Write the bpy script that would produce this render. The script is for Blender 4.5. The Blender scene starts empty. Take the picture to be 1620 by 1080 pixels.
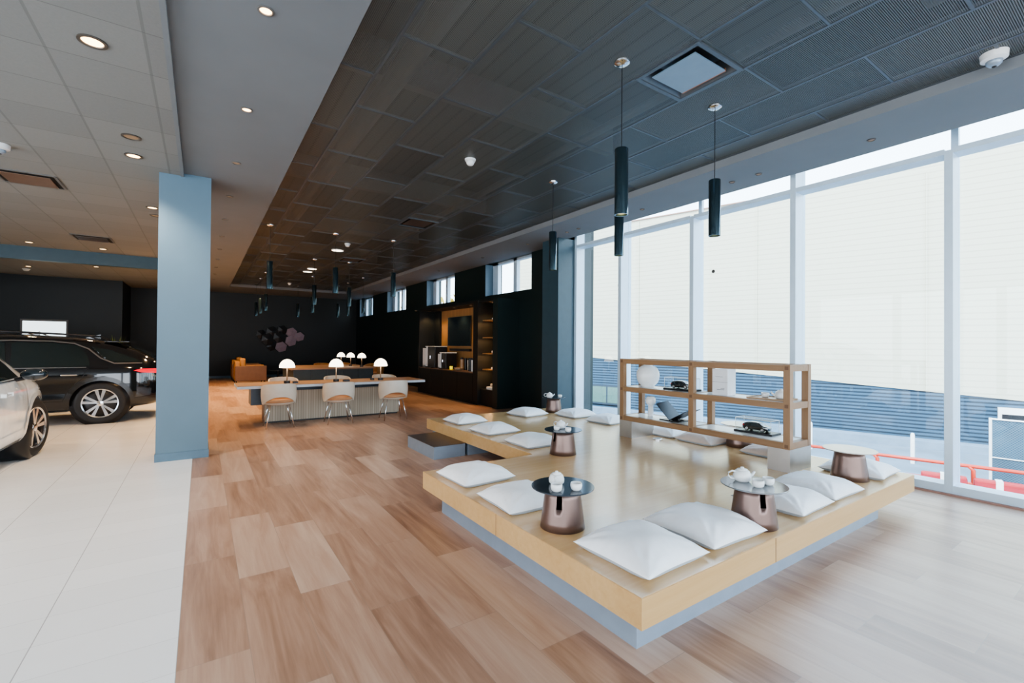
import bpy, bmesh, math, random
from mathutils import Vector, Matrix
from mathutils.bvhtree import BVHTree
random.seed(7)
S = bpy.context.scene
COL = S.collection
PI = math.pi

# ------------------------------------------------------------------ helpers
def link(o):
    COL.objects.link(o); return o

def meshobj(name, bm, mat, parent=None, smooth=False, loc=None, rotz=None, auto=None):
    me = bpy.data.meshes.new(name)
    bmesh.ops.recalc_face_normals(bm, faces=bm.faces)
    bm.to_mesh(me); bm.free()
    mats = mat if isinstance(mat, (list, tuple)) else [mat]
    for m in mats: me.materials.append(m)
    if smooth:
        for p in me.polygons: p.use_smooth = True
    if auto is not None:
        for p in me.polygons: p.use_smooth = True
        me.set_sharp_from_angle(angle=math.radians(auto))
    o = bpy.data.objects.new(name, me); link(o)
    if parent: o.parent = parent
    if loc is not None: o.location = loc
    if rotz is not None: o.rotation_euler = (0, 0, rotz)
    return o

def tag(o, label, cat, group=None, kind=None):
    if label: o['label'] = label
    if cat: o['category'] = cat
    if group: o['group'] = group
    if kind: o['kind'] = kind
    return o

def thing(name, label, cat, loc=(0, 0, 0), rotz=0, group=None):
    o = bpy.data.objects.new(name, None); link(o)
    o.empty_display_size = .05
    o.location = loc; o.rotation_euler = (0, 0, rotz)
    return tag(o, label, cat, group)

def struct(name, bm, mat, parent=None, **k):
    o = meshobj(name, bm, mat, parent, **k)
    o['kind'] = 'structure'
    return o

def dup(root, loc=None, rotz=None, label=None, group=None):
    r = root.copy(); link(r)
    if loc is not None: r.location = loc
    if rotz is not None: r.rotation_euler = (0, 0, rotz)
    if label: r['label'] = label
    if group: r['group'] = group
    def rec(a, b):
        for ch in [c for c in a.children]:
            if ch == b: continue
            c = ch.copy(); link(c); c.parent = b
            rec(ch, c)
    rec(root, r)
    return r

def BM(): return bmesh.new()

def box(bm, x0, x1, y0, y1, z0, z1, bev=0):
    r = bmesh.ops.create_cube(bm, size=1)
    vs = r['verts']
    for v in vs:
        v.co.x = x0 + (v.co.x + .5) * (x1 - x0)
        v.co.y = y0 + (v.co.y + .5) * (y1 - y0)
        v.co.z = z0 + (v.co.z + .5) * (z1 - z0)
    if bev:
        es = set()
        for v in vs: es.update(v.link_edges)
        bmesh.ops.bevel(bm, geom=list(es), offset=bev, segments=2, affect='EDGES', profile=.6)
    return bm

def mbox(*a, **k): return box(BM(), *a, **k)

def lathe(bm, prof, n=32, c=(0, 0, 0), axis='z', cap=True):
    rings = []
    for (r, z) in prof:
        ring = []
        for i in range(n):
            t = 2 * PI * i / n
            p = (r * math.cos(t), r * math.sin(t), z)
            if axis == 'y': p = (p[0], p[2], p[1])
            if axis == 'x': p = (p[2], p[0], p[1])
            ring.append(bm.verts.new((p[0] + c[0], p[1] + c[1], p[2] + c[2])))
        rings.append(ring)
    for a, b in zip(rings, rings[1:]):
        for i in range(n):
            j = (i + 1) % n
            bm.faces.new((a[i], a[j], b[j], b[i]))
    if cap and prof[0][0] > 1e-5: bm.faces.new(rings[0][::-1])
    if cap and prof[-1][0] > 1e-5: bm.faces.new(rings[-1])
    bmesh.ops.remove_doubles(bm, verts=[v for r in (rings[0], rings[-1]) for v in r], dist=1e-6)
    return bm

def tube(bm, pts, r, n=10, r2=None):
    pts = [Vector(p) for p in pts]
    rings = []
    up = Vector((0, 0, 1))
    for i, p in enumerate(pts):
        d = (pts[min(i + 1, len(pts) - 1)] - pts[max(i - 1, 0)]).normalized()
        s = d.cross(up)
        if s.length < 1e-3: s = d.cross(Vector((1, 0, 0)))
        s.normalize(); t = s.cross(d)
        rr = r if r2 is None else r + (r2 - r) * i / (len(pts) - 1)
        rings.append([bm.verts.new(p + (s * math.cos(2 * PI * k / n) + t * math.sin(2 * PI * k / n)) * rr) for k in range(n)])
    for a, b in zip(rings, rings[1:]):
        for i in range(n):
            j = (i + 1) % n
            bm.faces.new((a[i], a[j], b[j], b[i]))
    bm.faces.new(rings[0][::-1]); bm.faces.new(rings[-1])
    return bm

def prism(bm, poly, z0, z1):
    a = [bm.verts.new((x, y, z0)) for x, y in poly]
    b = [bm.verts.new((x, y, z1)) for x, y in poly]
    bm.faces.new(a[::-1]); bm.faces.new(b)
    for i in range(len(poly)):
        j = (i + 1) % len(poly)
        bm.faces.new((a[i], a[j], b[j], b[i]))
    return bm

# ------------------------------------------------------------------ materials
class N:
    def __init__(s, name):
        s.m = bpy.data.materials.new(name); s.m.use_nodes = True
        s.t = s.m.node_tree; s.n = s.t.nodes; s.l = s.t.links
        s.b = s.n['Principled BSDF']; s.out = s.n['Material Output']
    def node(s, typ, **k):
        n = s.n.new(typ)
        for a, v in k.items(): setattr(n, a, v)
        return n
    def put(s, sock, v):
        if isinstance(v, bpy.types.NodeSocket): s.l.new(v, sock)
        elif v is not None: sock.default_value = v
    def math(s, op, a, b=None, c=None, clamp=False):
        n = s.node('ShaderNodeMath', operation=op); n.use_clamp = clamp
        s.put(n.inputs[0], a)
        if b is not None: s.put(n.inputs[1], b)
        if c is not None: s.put(n.inputs[2], c)
        return n.outputs[0]
    def coord(s):
        if not hasattr(s, '_c'):
            t = s.node('ShaderNodeTexCoord'); x = s.node('ShaderNodeSeparateXYZ')
            s.l.new(t.outputs['Object'], x.inputs[0]); s._c = (t.outputs['Object'], x.outputs[0], x.outputs[1], x.outputs[2])
        return s._c
    def comb(s, x=0, y=0, z=0):
        n = s.node('ShaderNodeCombineXYZ')
        for i, v in enumerate((x, y, z)): s.put(n.inputs[i], v)
        return n.outputs[0]
    def noise(s, vec, scale=5, detail=3, rough=.5, dist=0):
        n = s.node('ShaderNodeTexNoise'); s.put(n.inputs['Vector'], vec)
        n.inputs['Scale'].default_value = scale; n.inputs['Detail'].default_value = detail
        n.inputs['Roughness'].default_value = rough; n.inputs['Distortion'].default_value = dist
        return n.outputs['Fac']
    def white(s, vec):
        n = s.node('ShaderNodeTexWhiteNoise'); n.noise_dimensions = '3D'; s.put(n.inputs['Vector'], vec)
        return n.outputs['Value']
    def ramp(s, f, stops):
        n = s.node('ShaderNodeValToRGB'); s.put(n.inputs[0], f)
        cr = n.color_ramp
        while len(cr.elements) < len(stops): cr.elements.new(.5)
        for e, (p, c) in zip(cr.elements, stops):
            e.position = p; e.color = (*c, 1) if len(c) == 3 else c
        return n.outputs[0]
    def mix(s, f, a, b, typ='MIX'):
        n = s.node('ShaderNodeMix', data_type='RGBA', blend_type=typ)
        s.put(n.inputs[0], f)
        for i, v in ((6, a), (7, b)):
            if isinstance(v, tuple) and len(v) == 3: v = (*v, 1)
            s.put(n.inputs[i], v)
        return n.outputs[2]
    def bump(s, h, strength=.2, dist=.01):
        n = s.node('ShaderNodeBump'); s.put(n.inputs['Height'], h)
        n.inputs['Strength'].default_value = strength; n.inputs['Distance'].default_value = dist
        s.l.new(n.outputs[0], s.b.inputs['Normal'])
    def set(s, **k):
        for a, v in k.items():
            sock = s.b.inputs[a.replace('_', ' ')]
            if isinstance(v, tuple) and len(v) == 3: v = (*v, 1)
            s.put(sock, v)
        return s.m

def plain(name, col, rough=.5, metal=0, var=.06, scale=8, spec=.5, emit=None, es=0, coat=0, alpha=None, bumps=0):
    q = N(name); v, x, y, z = q.coord()
    f = q.noise(v, scale, 3)
    a = tuple(max(0, c * (1 - var)) for c in col); b = tuple(min(1, c * (1 + var)) for c in col)
    c = q.ramp(f, [(.3, a), (.7, b)])
    q.set(Base_Color=c, Roughness=rough, Metallic=metal)
    q.b.inputs['Specular IOR Level'].default_value = spec
    if coat: q.b.inputs['Coat Weight'].default_value = coat; q.b.inputs['Coat Roughness'].default_value = .03
    if emit: q.set(Emission_Color=emit); q.b.inputs['Emission Strength'].default_value = es
    if bumps: q.bump(q.noise(v, bumps, 4), .25, .004)
    return q.m

def fmod(q, v, m):   # positive modulo
    return q.math('FLOORED_MODULO', v, m)

def edge(q, v, w):   # 1 near cell borders: v in [0,1) cell coordinate, w half-width fraction
    d = q.math('MINIMUM', v, q.math('SUBTRACT', 1.0, v))
    return q.math('LESS_THAN', d, w)

def floor_wood_mat():
    q = N('wood_plank_floor'); v, x, y, z = q.coord()
    u = q.math('DIVIDE', q.math('ADD', x, .08), .295)
    col = q.math('FLOOR', u)
    w = q.math('DIVIDE', q.math('ADD', q.math('SUBTRACT', y, .19), q.math('MULTIPLY', col, .4)), 1.2)
    row = q.math('FLOOR', w)
    r1 = q.white(q.comb(col, row, 3.3)); r2 = q.white(q.comb(col, row, 9.1))
    gv = q.comb(q.math('ADD', q.math('MULTIPLY', x, 9.0), q.math('MULTIPLY', r1, 40)), q.math('ADD', q.math('MULTIPLY', y, .9), q.math('MULTIPLY', r2, 17)), r1)
    g1 = q.noise(gv, 1.0, 4, .55, 1.1)
    gv2 = q.comb(q.math('ADD', q.math('MULTIPLY', x, 60.0), q.math('MULTIPLY', r2, 40)), q.math('MULTIPLY', y, 2.6), r2)
    g2 = q.noise(gv2, 1.0, 3, .6, .4)
    f = q.math('ADD', q.math('MULTIPLY', g1, .62), q.math('MULTIPLY', g2, .22))
    f = q.math('ADD', f, q.math('MULTIPLY', r1, .30), clamp=True)
    c = q.ramp(f, [(.30, (.25, .135, .085)), (.46, (.38, .225, .15)), (.60, (.48, .305, .215)), (.80, (.58, .41, .305))])
    e = q.math('MAXIMUM', edge(q, fmod(q, u, 1.0), .0055), edge(q, fmod(q, w, 1.0), .0014))
    c = q.mix(q.math('MULTIPLY', e, .55), c, (.30, .22, .17))
    q.set(Base_Color=c, Roughness=q.math('ADD', .26, q.math('MULTIPLY', g2, .14)))
    q.b.inputs['Specular IOR Level'].default_value = .85
    q.bump(q.math('SUBTRACT', q.math('MULTIPLY', g2, .25), e), .12, .002)
    return q.m

def tile_mat():
    q = N('white_floor_tile'); v, x, y, z = q.coord()
    u = q.math('DIVIDE', q.math('ADD', x, .08), .6); w = q.math('DIVIDE', q.math('SUBTRACT', y, 2.59), .3)
    r = q.white(q.comb(q.math('FLOOR', u), q.math('FLOOR', w), 1.0))
    n = q.noise(v, 3, 3)
    c = q.ramp(q.math('ADD', q.math('MULTIPLY', r, .5), q.math('MULTIPLY', n, .5)), [(.2, (.84, .84, .835)), (.8, (.89, .89, .885))])
    e1 = edge(q, fmod(q, u, 1.0), .0042); e2 = edge(q, fmod(q, w, 1.0), .006)
    c = q.mix(q.math('MULTIPLY', e1, .75), c, (.33, .32, .31)); c = q.mix(q.math('MULTIPLY', e2, .35), c, (.4, .39, .38))
    q.set(Base_Color=c, Roughness=.24)
    return q.m

def ceiling_tile_mat():
    q = N('ceiling_tile'); v, x, y, z = q.coord()
    u = q.math('DIVIDE', q.math('ADD', x, .966), .61); w = q.math('DIVIDE', q.math('SUBTRACT', y, 4.05), .61)
    r = q.white(q.comb(q.math('FLOOR', u), q.math('FLOOR', w), 5.0))
    n = q.noise(v, 60, 3)
    c = q.ramp(q.math('ADD', q.math('MULTIPLY', r, .4), q.math('MULTIPLY', n, .6)), [(.2, (.20, .20, .195)), (.8, (.235, .235, .225))])
    e1 = edge(q, fmod(q, u, 1.0), .016); e2 = edge(q, fmod(q, w, 1.0), .006)
    c = q.mix(q.math('MULTIPLY', e1, .5), c, (.13, .13, .125)); c = q.mix(q.math('MULTIPLY', e2, .6), c, (.09, .09, .085))
    q.set(Base_Color=c, Roughness=.85)
    return q.m

def perforated_mat():
    q = N('perforated_metal_panel'); v, x, y, z = q.coord()
    px = q.math('DIVIDE', q.math('SUBTRACT', x, 1.19), .615); 
    col = q.math('FLOOR', px)
    py = q.math('DIVIDE', q.math('ADD', q.math('SUBTRACT', y, 2.02), q.math('MULTIPLY', col, .61)), 1.22)
    r = q.white(q.comb(col, q.math('FLOOR', py), 2.0))
    k = 2 * PI / .0165
    s1 = q.math('SINE', q.math('MULTIPLY', q.math('ADD', x, y), k * .7071)); s2 = q.math('SINE', q.math('MULTIPLY', q.math('SUBTRACT', x, y), k * .7071))
    h = q.math('MULTIPLY', s1, s2)
    hole = q.math('GREATER_THAN', h, .12)
    c = q.ramp(r, [(0, (.12, .13, .125)), (1, (.17, .18, .17))])
    q.set(Base_Color=c, Metallic=.3, Roughness=q.math('ADD', .34, q.math('MULTIPLY', r, .08)))
    tr = q.node('ShaderNodeBsdfTransparent'); ms = q.node('ShaderNodeMixShader')
    q.l.new(hole, ms.inputs[0]); q.l.new(q.b.outputs[0], ms.inputs[1]); q.l.new(tr.outputs[0], ms.inputs[2]); q.l.new(ms.outputs[0], q.out.inputs[0])
    return q.m

def oak_mat(name, lo, hi, rough=.3, axis='y', sc=1.0, coat=0):
    q = N(name); v, x, y, z = q.coord()
    a = {'x': (2.2, 45, 45), 'y': (45, 2.2, 45), 'z': (45, 45, 2.2)}[axis]
    gv = q.comb(*[q.math('MULTIPLY', s, k * sc) for s, k in zip((x, y, z), a)])
    g = q.noise(gv, 1, 4, .6, .5)
    g2 = q.noise(q.comb(*[q.math('MULTIPLY', s, k * sc * .12) for s, k in zip((x, y, z), a)]), 1, 2)
    f = q.math('ADD', q.math('MULTIPLY', g, .55), q.math('MULTIPLY', g2, .45))
    c = q.ramp(f, [(.3, lo), (.7, hi)])
    q.set(Base_Color=c, Roughness=q.math('ADD', rough, q.math('MULTIPLY', g, .08)))
    if coat: q.b.inputs['Coat Weight'].default_value = coat; q.b.inputs['Coat Roughness'].default_value = .12
    q.bump(g, .05, .001)
    return q.m

def glass_mat(name, refl=.08, tint=(.93, .97, .98)):
    q = N(name)
    tr = q.node('ShaderNodeBsdfTransparent'); tr.inputs[0].default_value = (*tint, 1)
    gl = q.node('ShaderNodeBsdfGlossy'); gl.inputs['Roughness'].default_value = .01
    fr = q.node('ShaderNodeFresnel'); fr.inputs[0].default_value = 1.45
    f = q.math('MINIMUM', q.math('MULTIPLY', fr.outputs[0], .8), refl)
    ms = q.node('ShaderNodeMixShader')
    q.l.new(f, ms.inputs[0]); q.l.new(tr.outputs[0], ms.inputs[1]); q.l.new(gl.outputs[0], ms.inputs[2]); q.l.new(ms.outputs[0], q.out.inputs[0])
    return q.m

def siding_mat(name, lo, hi, pitch=.2, rough=.6, duty=.12):
    q = N(name); v, x, y, z = q.coord()
    w = fmod(q, q.math('DIVIDE', z, pitch), 1.0)
    c = q.ramp(w, [(0, lo), (duty, lo), (duty + .08, hi), (.93, hi), (1, lo)])
    n = q.noise(q.comb(q.math('MULTIPLY', x, .15), q.math('MULTIPLY', y, .15), 1.0), 1, 2)
    c = q.mix(q.math('MULTIPLY', n, .15), c, lo)
    q.set(Base_Color=c, Roughness=rough)
    return q.m

def slat_mat(name, lo, hi, pitch=.03, axis=0):
    q = N(name); cs = q.coord(); s = cs[1 + axis]
    w = fmod(q, q.math('DIVIDE', s, pitch), 1.0)
    r = q.white(q.comb(q.math('FLOOR', q.math('DIVIDE', s, pitch)), 1, 1))
    c = q.ramp(w, [(0, lo), (.14, hi), (.86, hi), (1, lo)])
    c = q.mix(q.math('MULTIPLY', r, .35), c, lo)
    q.set(Base_Color=c, Roughness=.55)
    return q.m

def fabric_mat(name, col, sc=300):
    q = N(name); v, x, y, z = q.coord()
    n = q.noise(v, sc, 2); n2 = q.noise(v, 14, 3)
    c = q.ramp(n2, [(.3, tuple(c * .95 for c in col)), (.7, col)])
    q.set(Base_Color=c, Roughness=.85)
    q.b.inputs['Sheen Weight'].default_value = .15
    q.bump(q.math('ADD', q.math('MULTIPLY', n, .3), n2), .25, .004)
    return q.m

def paint_ridge_mat(name, col, rough=.55):
    return plain(name, col, rough, var=.05, scale=2)

M = {}
M['wood_floor'] = floor_wood_mat()
M['tile'] = tile_mat()
M['ctile'] = ceiling_tile_mat()
M['perf'] = perforated_mat()
M['gyp'] = plain('painted_gypsum', (.185, .197, .21), .8, var=.03, scale=2)
M['column'] = plain('blue_grey_paint', (.11, .18, .235), .45, var=.04, scale=2)
M['columnbase'] = plain('blue_grey_base', (.10, .17, .23), .4)
M['darkwall'] = plain('near_black_wall_paint', (.0055, .008, .0085), .5, var=.1, scale=2)
M['greenwall'] = plain('dark_green_wall_paint', (.006, .017, .017), .42, var=.1, scale=2)
M['pilaster'] = plain('slate_blue_paint', (.035, .07, .09), .4, var=.05)
M['alu'] = plain('pale_blue_aluminium', (.56, .68, .78), .38, metal=.15, var=.03)
M['grid'] = plain('ceiling_grid_metal', (.11, .125, .14), .4, metal=.4, var=.05)
M['deck'] = slat_mat('corrugated_deck', (.02, .02, .02), (.09, .09, .085), .22, 0)
M['glass'] = glass_mat('window_glass', .07)
M['acrylic'] = glass_mat('clear_acrylic', .12, (.96, .98, .98))
M['oak_top'] = oak_mat('oak_platform_top', (.67, .41, .185), (.76, .51, .265), .20, 'x', .5, coat=.35)
M['oak_side'] = oak_mat('oak_platform_side', (.53, .32, .13), (.63, .415, .20), .34, 'x', .5)
M['oak_shelf'] = oak_mat('oak_shelf_wood', (.21, .115, .055), (.32, .19, .10), .4, 'y', .7)
M['peg'] = plain('dark_peg', (.16, .085, .045), .5)
M['plinth'] = plain('brushed_grey_metal', (.30, .37, .45), .36, metal=.35, var=.05)
M['bronze'] = plain('bronze_metal', (.20, .135, .115), .33, metal=.7, var=.06)
M['bronze_dk'] = plain('smoked_metal', (.13, .095, .08), .3, metal=.5)
M['disc'] = plain('dark_glossy_disc', (.07, .085, .105), .12, metal=.55, var=.05)
M['steel'] = plain('satin_steel_block', (.50, .47, .44), .3, metal=.75)
M['cush'] = fabric_mat('white_cushion_linen', (.89, .91, .93))
M['cush2'] = fabric_mat('beige_cushion_linen', (.66, .56, .50))
M['piping'] = fabric_mat('cushion_underside', (.42, .46, .50))
M['ceramic'] = plain('white_ceramic', (.80, .81, .80), .2, var=.02)
M['white'] = plain('white_laminate', (.78, .78, .76), .3, var=.02)
M['white_plastic'] = plain('white_plastic', (.78, .78, .77), .35, var=.02)
M['black'] = plain('black_plastic', (.012, .012, .014), .35)
M['black_gloss'] = plain('black_gloss_metal', (.012, .022, .030), .07, metal=.0, coat=1)
M['pendant_shade'] = plain('dark_polished_pendant', (.055, .10, .125), .16, metal=.85, coat=.6)
M['chrome'] = plain('chrome', (.75, .76, .78), .12, metal=1)
M['navy'] = plain('navy_panel', (.03, .05, .075), .4)
M['teal'] = plain('dark_teal_panel', (.03, .05, .06), .4)
M['table_wood'] = oak_mat('walnut_table_top', (.27, .165, .10), (.40, .26, .165), .35, 'x', .5)
M['table_edge'] = plain('grey_table_edge', (.45, .49, .53), .4)
M['slat'] = slat_mat('slatted_oak_front', (.20, .165, .12), (.46, .39, .30), .045, 0)
M['chair_shell'] = plain('beige_chair_leather', (.56, .50, .42), .5, var=.04)
M['tan'] = plain('tan_leather', (.44, .215, .10), .42, var=.08)
M['cognac'] = plain('cognac_leather', (.40, .20, .06), .42, var=.1)
M['brown'] = plain('brown_leather', (.15, .085, .055), .45, var=.08)
M['amber_wood'] = slat_mat('lit_wood_panel', (.22, .11, .04), (.42, .23, .09), .09, 1)
M['lampglow'] = plain('opal_glass_lit', (.9, .88, .82), .4, emit=(1, .88, .70), es=1.1)
M['warmlens'] = plain('warm_lamp_lens', (.9, .8, .6), .4, emit=(1, .60, .26), es=2.5)
M['offlens'] = plain('dim_lamp_lens', (.16, .12, .09), .4, emit=(1, .6, .3), es=.04)
M['trimring'] = plain('fixture_ring', (.10, .09, .08), .4, metal=.4)
M['trimring_w'] = plain('pale_fixture_ring', (.13, .125, .12), .5)
M['diff'] = plain('diffuser_plate', (.20, .29, .38), .45, var=.03)
M['orange_metal'] = plain('copper_edge', (.35, .14, .06), .4)
M['dark'] = plain('dark_void', (.01, .01, .01), .8)
M['carblack'] = plain('black_car_paint', (.006, .007, .009), .08, coat=1)
M['carwhite'] = plain('white_car_paint', (.88, .91, .93), .2, coat=1)
M['carglass'] = plain('tinted_car_glass', (.012, .02, .02), .04, coat=.5)
M['cladding'] = plain('car_cladding', (.014, .014, .015), .25, coat=.4)
M['tyre'] = plain('tyre_rubber', (.018, .018, .02), .7)
M['rim'] = plain('alloy_rim', (.62, .63, .65), .2, metal=.85)
M['tail'] = plain('red_tail_lamp', (.5, .01, .02), .15, emit=(1, .02, .05), es=.22)
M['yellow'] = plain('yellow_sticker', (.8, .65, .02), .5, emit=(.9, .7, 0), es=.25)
M['cream'] = siding_mat('cream_siding', (.43, .41, .33), (.51, .49, .39), .24)
M['blueslat'] = siding_mat('blue_grey_louvre', (.006, .018, .034), (.04, .10, .165), .15, duty=.36)
M['asphalt'] = plain('pale_asphalt', (.14, .19, .24), .9, var=.15, scale=1)
M['concrete'] = plain('concrete', (.17, .24, .31), .8, var=.12, scale=2)
M['redrail'] = plain('orange_red_steel', (.55, .06, .03), .4)
M['redbar'] = plain('red_barrier_plastic', (.40, .02, .03), .4)
M['leafgreen'] = plain('foliage_green', (.10, .14, .03), .7, var=.4, scale=3)
M['leafyellow'] = plain('foliage_yellow', (.5, .36, .04), .7, var=.4, scale=3)
M['bark'] = plain('bark', (.1, .07, .05), .9, bumps=20)
M['threshold'] = plain('terracotta_threshold', (.34, .19, .15), .5)
M['greenglass'] = plain('pale_green_pane', (.09, .16, .14), .2)
M['art_pink_lit'] = plain('pink_lit_hexagon', (.34, .24, .28), .45)  # pinkish light on these blocks is put into their base colour
M['art_black'] = plain('black_hexagon', (.012, .012, .013), .35)
M['bookw'] = plain('pale_book_cover', (.6, .57, .52), .5)
M['bookb'] = plain('dark_book_cover', (.05, .06, .08), .5)
M['print'] = plain('printed_card', (.72, .73, .75), .45)
M['ink'] = plain('grey_ink', (.25, .26, .28), .5)
M['copper'] = plain('tan_tray', (.40, .27, .17), .4)
M['fence'] = None

# chain link fence material (woven wires over a blue-green screen)
q = N('chain_link_screen'); v, x, y, z = q.coord()
k = 2 * PI / .12
a_ = q.math('ABSOLUTE', q.math('SINE', q.math('MULTIPLY', q.math('ADD', y, z), k))); b_ = q.math('ABSOLUTE', q.math('SINE', q.math('MULTIPLY', q.math('SUBTRACT', y, z), k)))
wv = q.math('LESS_THAN', q.math('MINIMUM', a_, b_), .28)
nn = q.noise(v, 1.6, 3)
base = q.ramp(nn, [(.3, (.012, .045, .08)), (.7, (.03, .10, .16))])
q.set(Base_Color=q.mix(wv, base, (.12, .19, .24)), Roughness=.6)
M['fence'] = q.m

# ------------------------------------------------------------------ camera
F, YAW, PITCH, ROLL, H = 724.3, math.radians(34.143), math.radians(.479), math.radians(.439), 1.5
fw = Vector((math.sin(YAW) * math.cos(PITCH), math.cos(YAW) * math.cos(PITCH), math.sin(PITCH)))
rt = Vector((math.cos(YAW), -math.sin(YAW), 0)); up = rt.cross(fw)
ra = rt * math.cos(ROLL) + up * math.sin(ROLL); ub = ra.cross(fw)
cd = bpy.data.cameras.new('camera'); cam = bpy.data.objects.new('camera', cd); link(cam)
cd.sensor_width = 36; cd.lens = F * 36 / 1620; cd.clip_end = 300; cd.clip_start = .05
mt = Matrix.Identity(4)
for i, vv in enumerate((ra, ub, -fw)):
    for j in range(3): mt[j][i] = vv[j]
mt.translation = (0, 0, H); cam.matrix_world = mt
S.camera = cam
S.view_settings.view_transform = 'AgX'
S.view_settings.look = 'AgX - Medium High Contrast'
S.view_settings.exposure = 2.05

ZG, ZT, ZM = 3.68, 3.645, 3.78      # gypsum, tile and metal ceiling heights
XF = 6.36                            # facade inner face
YB = 23.2

# ------------------------------------------------------------------ shell
struct('floor_wood', mbox(-.08, XF, -5, YB + .1, -.1, 0), M['wood_floor'])
struct('floor_tile', mbox(-9, -.08, -5, YB + .1, -.1, 0), M['tile'])
struct('trim_1', mbox(XF - .035, XF, -5, 7.1, 0, .018), M['threshold'])
struct('wall_back', mbox(-2.31, 6.9, YB, YB + .3, 0, 4.9), M['darkwall'])
struct('wall_showroom_back', mbox(-9.2, -2.31, 20.95, YB + .3, 0, 4.9), M['darkwall'])
b = BM(); box(b, -9.3, -9, 9.0, 21, 0, 4.9); box(b, -9.3, -9, -5, 9.0, 3.6, 4.9)
for y in (-5, -2.2, .6, 3.4, 6.2): box(b, -9.3, -9, y, y + .2, 0, 3.6)
struct('wall_left', b, M['gyp'])
struct('baseboard_back', mbox(-2.31, XF, YB - .015, YB, 0, .1), M['columnbase'])
b = BM()                                    # wall opposite the glazing line, big openings
for x0 in (-9.3, -6.3, -3.3, -.3, 2.7, 5.7): box(b, x0, x0 + .3, -5.2, -5, 0, 4.9)
box(b, -9.3, 6.9, -5.2, -5, 4.0, 4.9); box(b, -9.3, 6.9, -5.2, -5, -.1, .1)
struct('wall_front', b, M['gyp'])
# right wall beyond the glazing with clerestory openings
WIN = [(8.59, 10.69), (12.52, 14.6), (16.54, 18.62), (20.54, 22.6)]
b = BM()
box(b, XF, 6.9, 7.1, YB, -.1, 2.82)
ys = [7.1] + [c for w in WIN for c in w] + [YB]
for i in range(0, len(ys), 2): box(b, XF, 6.9, ys[i], ys[i + 1], 2.82, 4.9)
for w in WIN: box(b, XF, 6.9, w[0], w[1], 3.72, 4.9)
struct('wall_right', b, M['greenwall'])
struct('wall_pilaster', mbox(5.93, XF + .2, 7.1, 7.62, 0, 3.9), M['pilaster'])
b = mbox(-.464, .085, 7.25, 7.81, 0, 3.75)
o = struct('column', b, M['column'])
struct('baseboard_column', mbox(-.474, .095, 7.24, 7.82, 0, .1), M['columnbase'])
# ceilings
struct('ceiling_tile', mbox(-9, -.225, -5, YB, ZT, ZT + .03), M['ctile'])
struct('trim_2', mbox(-.245, -.21, -5, YB, ZT - .012, ZG + .02), M['gyp'])
b = BM()
box(b, -.225, .87, -5, 20.6, ZG, ZG + .35)
box(b, -.225, 5.21, 20.6, YB, ZG, ZG + .35)
box(b, 5.21, 6.16, .15, YB, ZG, ZG + .35)
box(b, 6.16, XF + .02, 7.1, YB, ZG, ZG + .35)
box(b, 5.4, 6.16, -5, .15, ZG, ZG + .35)
struct('ceiling_bulkhead', b, M['gyp'])
struct('ceiling_beam', mbox(-9, -.25, 14.65, 14.8, 3.35, 3.66), M['pilaster'])
MX = [.87, 1.19, 1.805, 2.42, 3.035, 3.65, 4.265, 4.88, 5.21]
b = BM(); vs = [b.verts.new(p) for p in ((.87, -5, ZM), (5.4, -5, ZM), (5.4, .15, ZM), (5.21, .15, ZM), (5.21, 20.6, ZM), (.87, 20.6, ZM))]
b.faces.new(vs)
# cut out diffuser openings by building panels per column instead
b.free(); b = BM()
OPEN = {(3.035, 3.65): [(2.03, 2.64), (7.83, 8.44), (12.43, 13.04)]}
def pan(x0, x1, y0, y1):
    if y1 - y0 < 1e-4: return
    b.faces.new([b.verts.new(p) for p in ((x0, y0, ZM), (x1, y0, ZM), (x1, y1, ZM), (x0, y1, ZM))])
for x0, x1 in zip(MX, MX[1:]):
    y = -5
    for (a, c) in OPEN.get((x0, x1), []):
        pan(x0, x1, y, a); y = c
    pan(x0, x1, y, 20.6)
pan(5.21, 5.4, -5, .15)
struct('ceiling_metal', b, M['perf'])
b = BM()
for x in MX[1:-1]: box(b, x - .011, x + .011, -5, 20.6, ZM - .006, ZM + .03)
for c, (x0, x1) in enumerate(zip(MX, MX[1:])):
    off = 2.02 + (.61 if c % 2 == 0 else 0)
    y = off - 1.22 * 6
    while y < 20.6:
        if y > -5: box(b, x0, x1, y - .009, y + .009, ZM - .005, ZM + .02)
        y += 1.22
box(b, .87, .89, -5, 20.6, ZM - .006, ZM + .02); box(b, 5.19, 5.21, .15, 20.6, ZM - .006, ZM + .02)
struct('ceiling_grid', b, M['grid'])
struct('ceiling_deck', mbox(-9.3, 6.9, -5.3, YB + .3, 4.9, 5.1), M['deck'])
b = BM()
for y in (1.2, 5.0, 8.8, 12.6, 16.4, 20.2): box(b, .5, 6.3, y - .06, y + .06, 4.45, 4.85)
for x in (1.6, 4.1): tube(b, [(x, -5, 4.2), (x, 20.6, 4.2)], .11 if x < 2 else .05, 14)
struct('ceiling_joists', b, M['trimring_w'])
b = BM(); box(b, .86, .88, -5, 20.6, ZG + .3, 4.9); box(b, 5.2, 5.22, .15, 20.6, ZG + .3, 4.9)
struct('wall_plenum', b, M['dark'])

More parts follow.
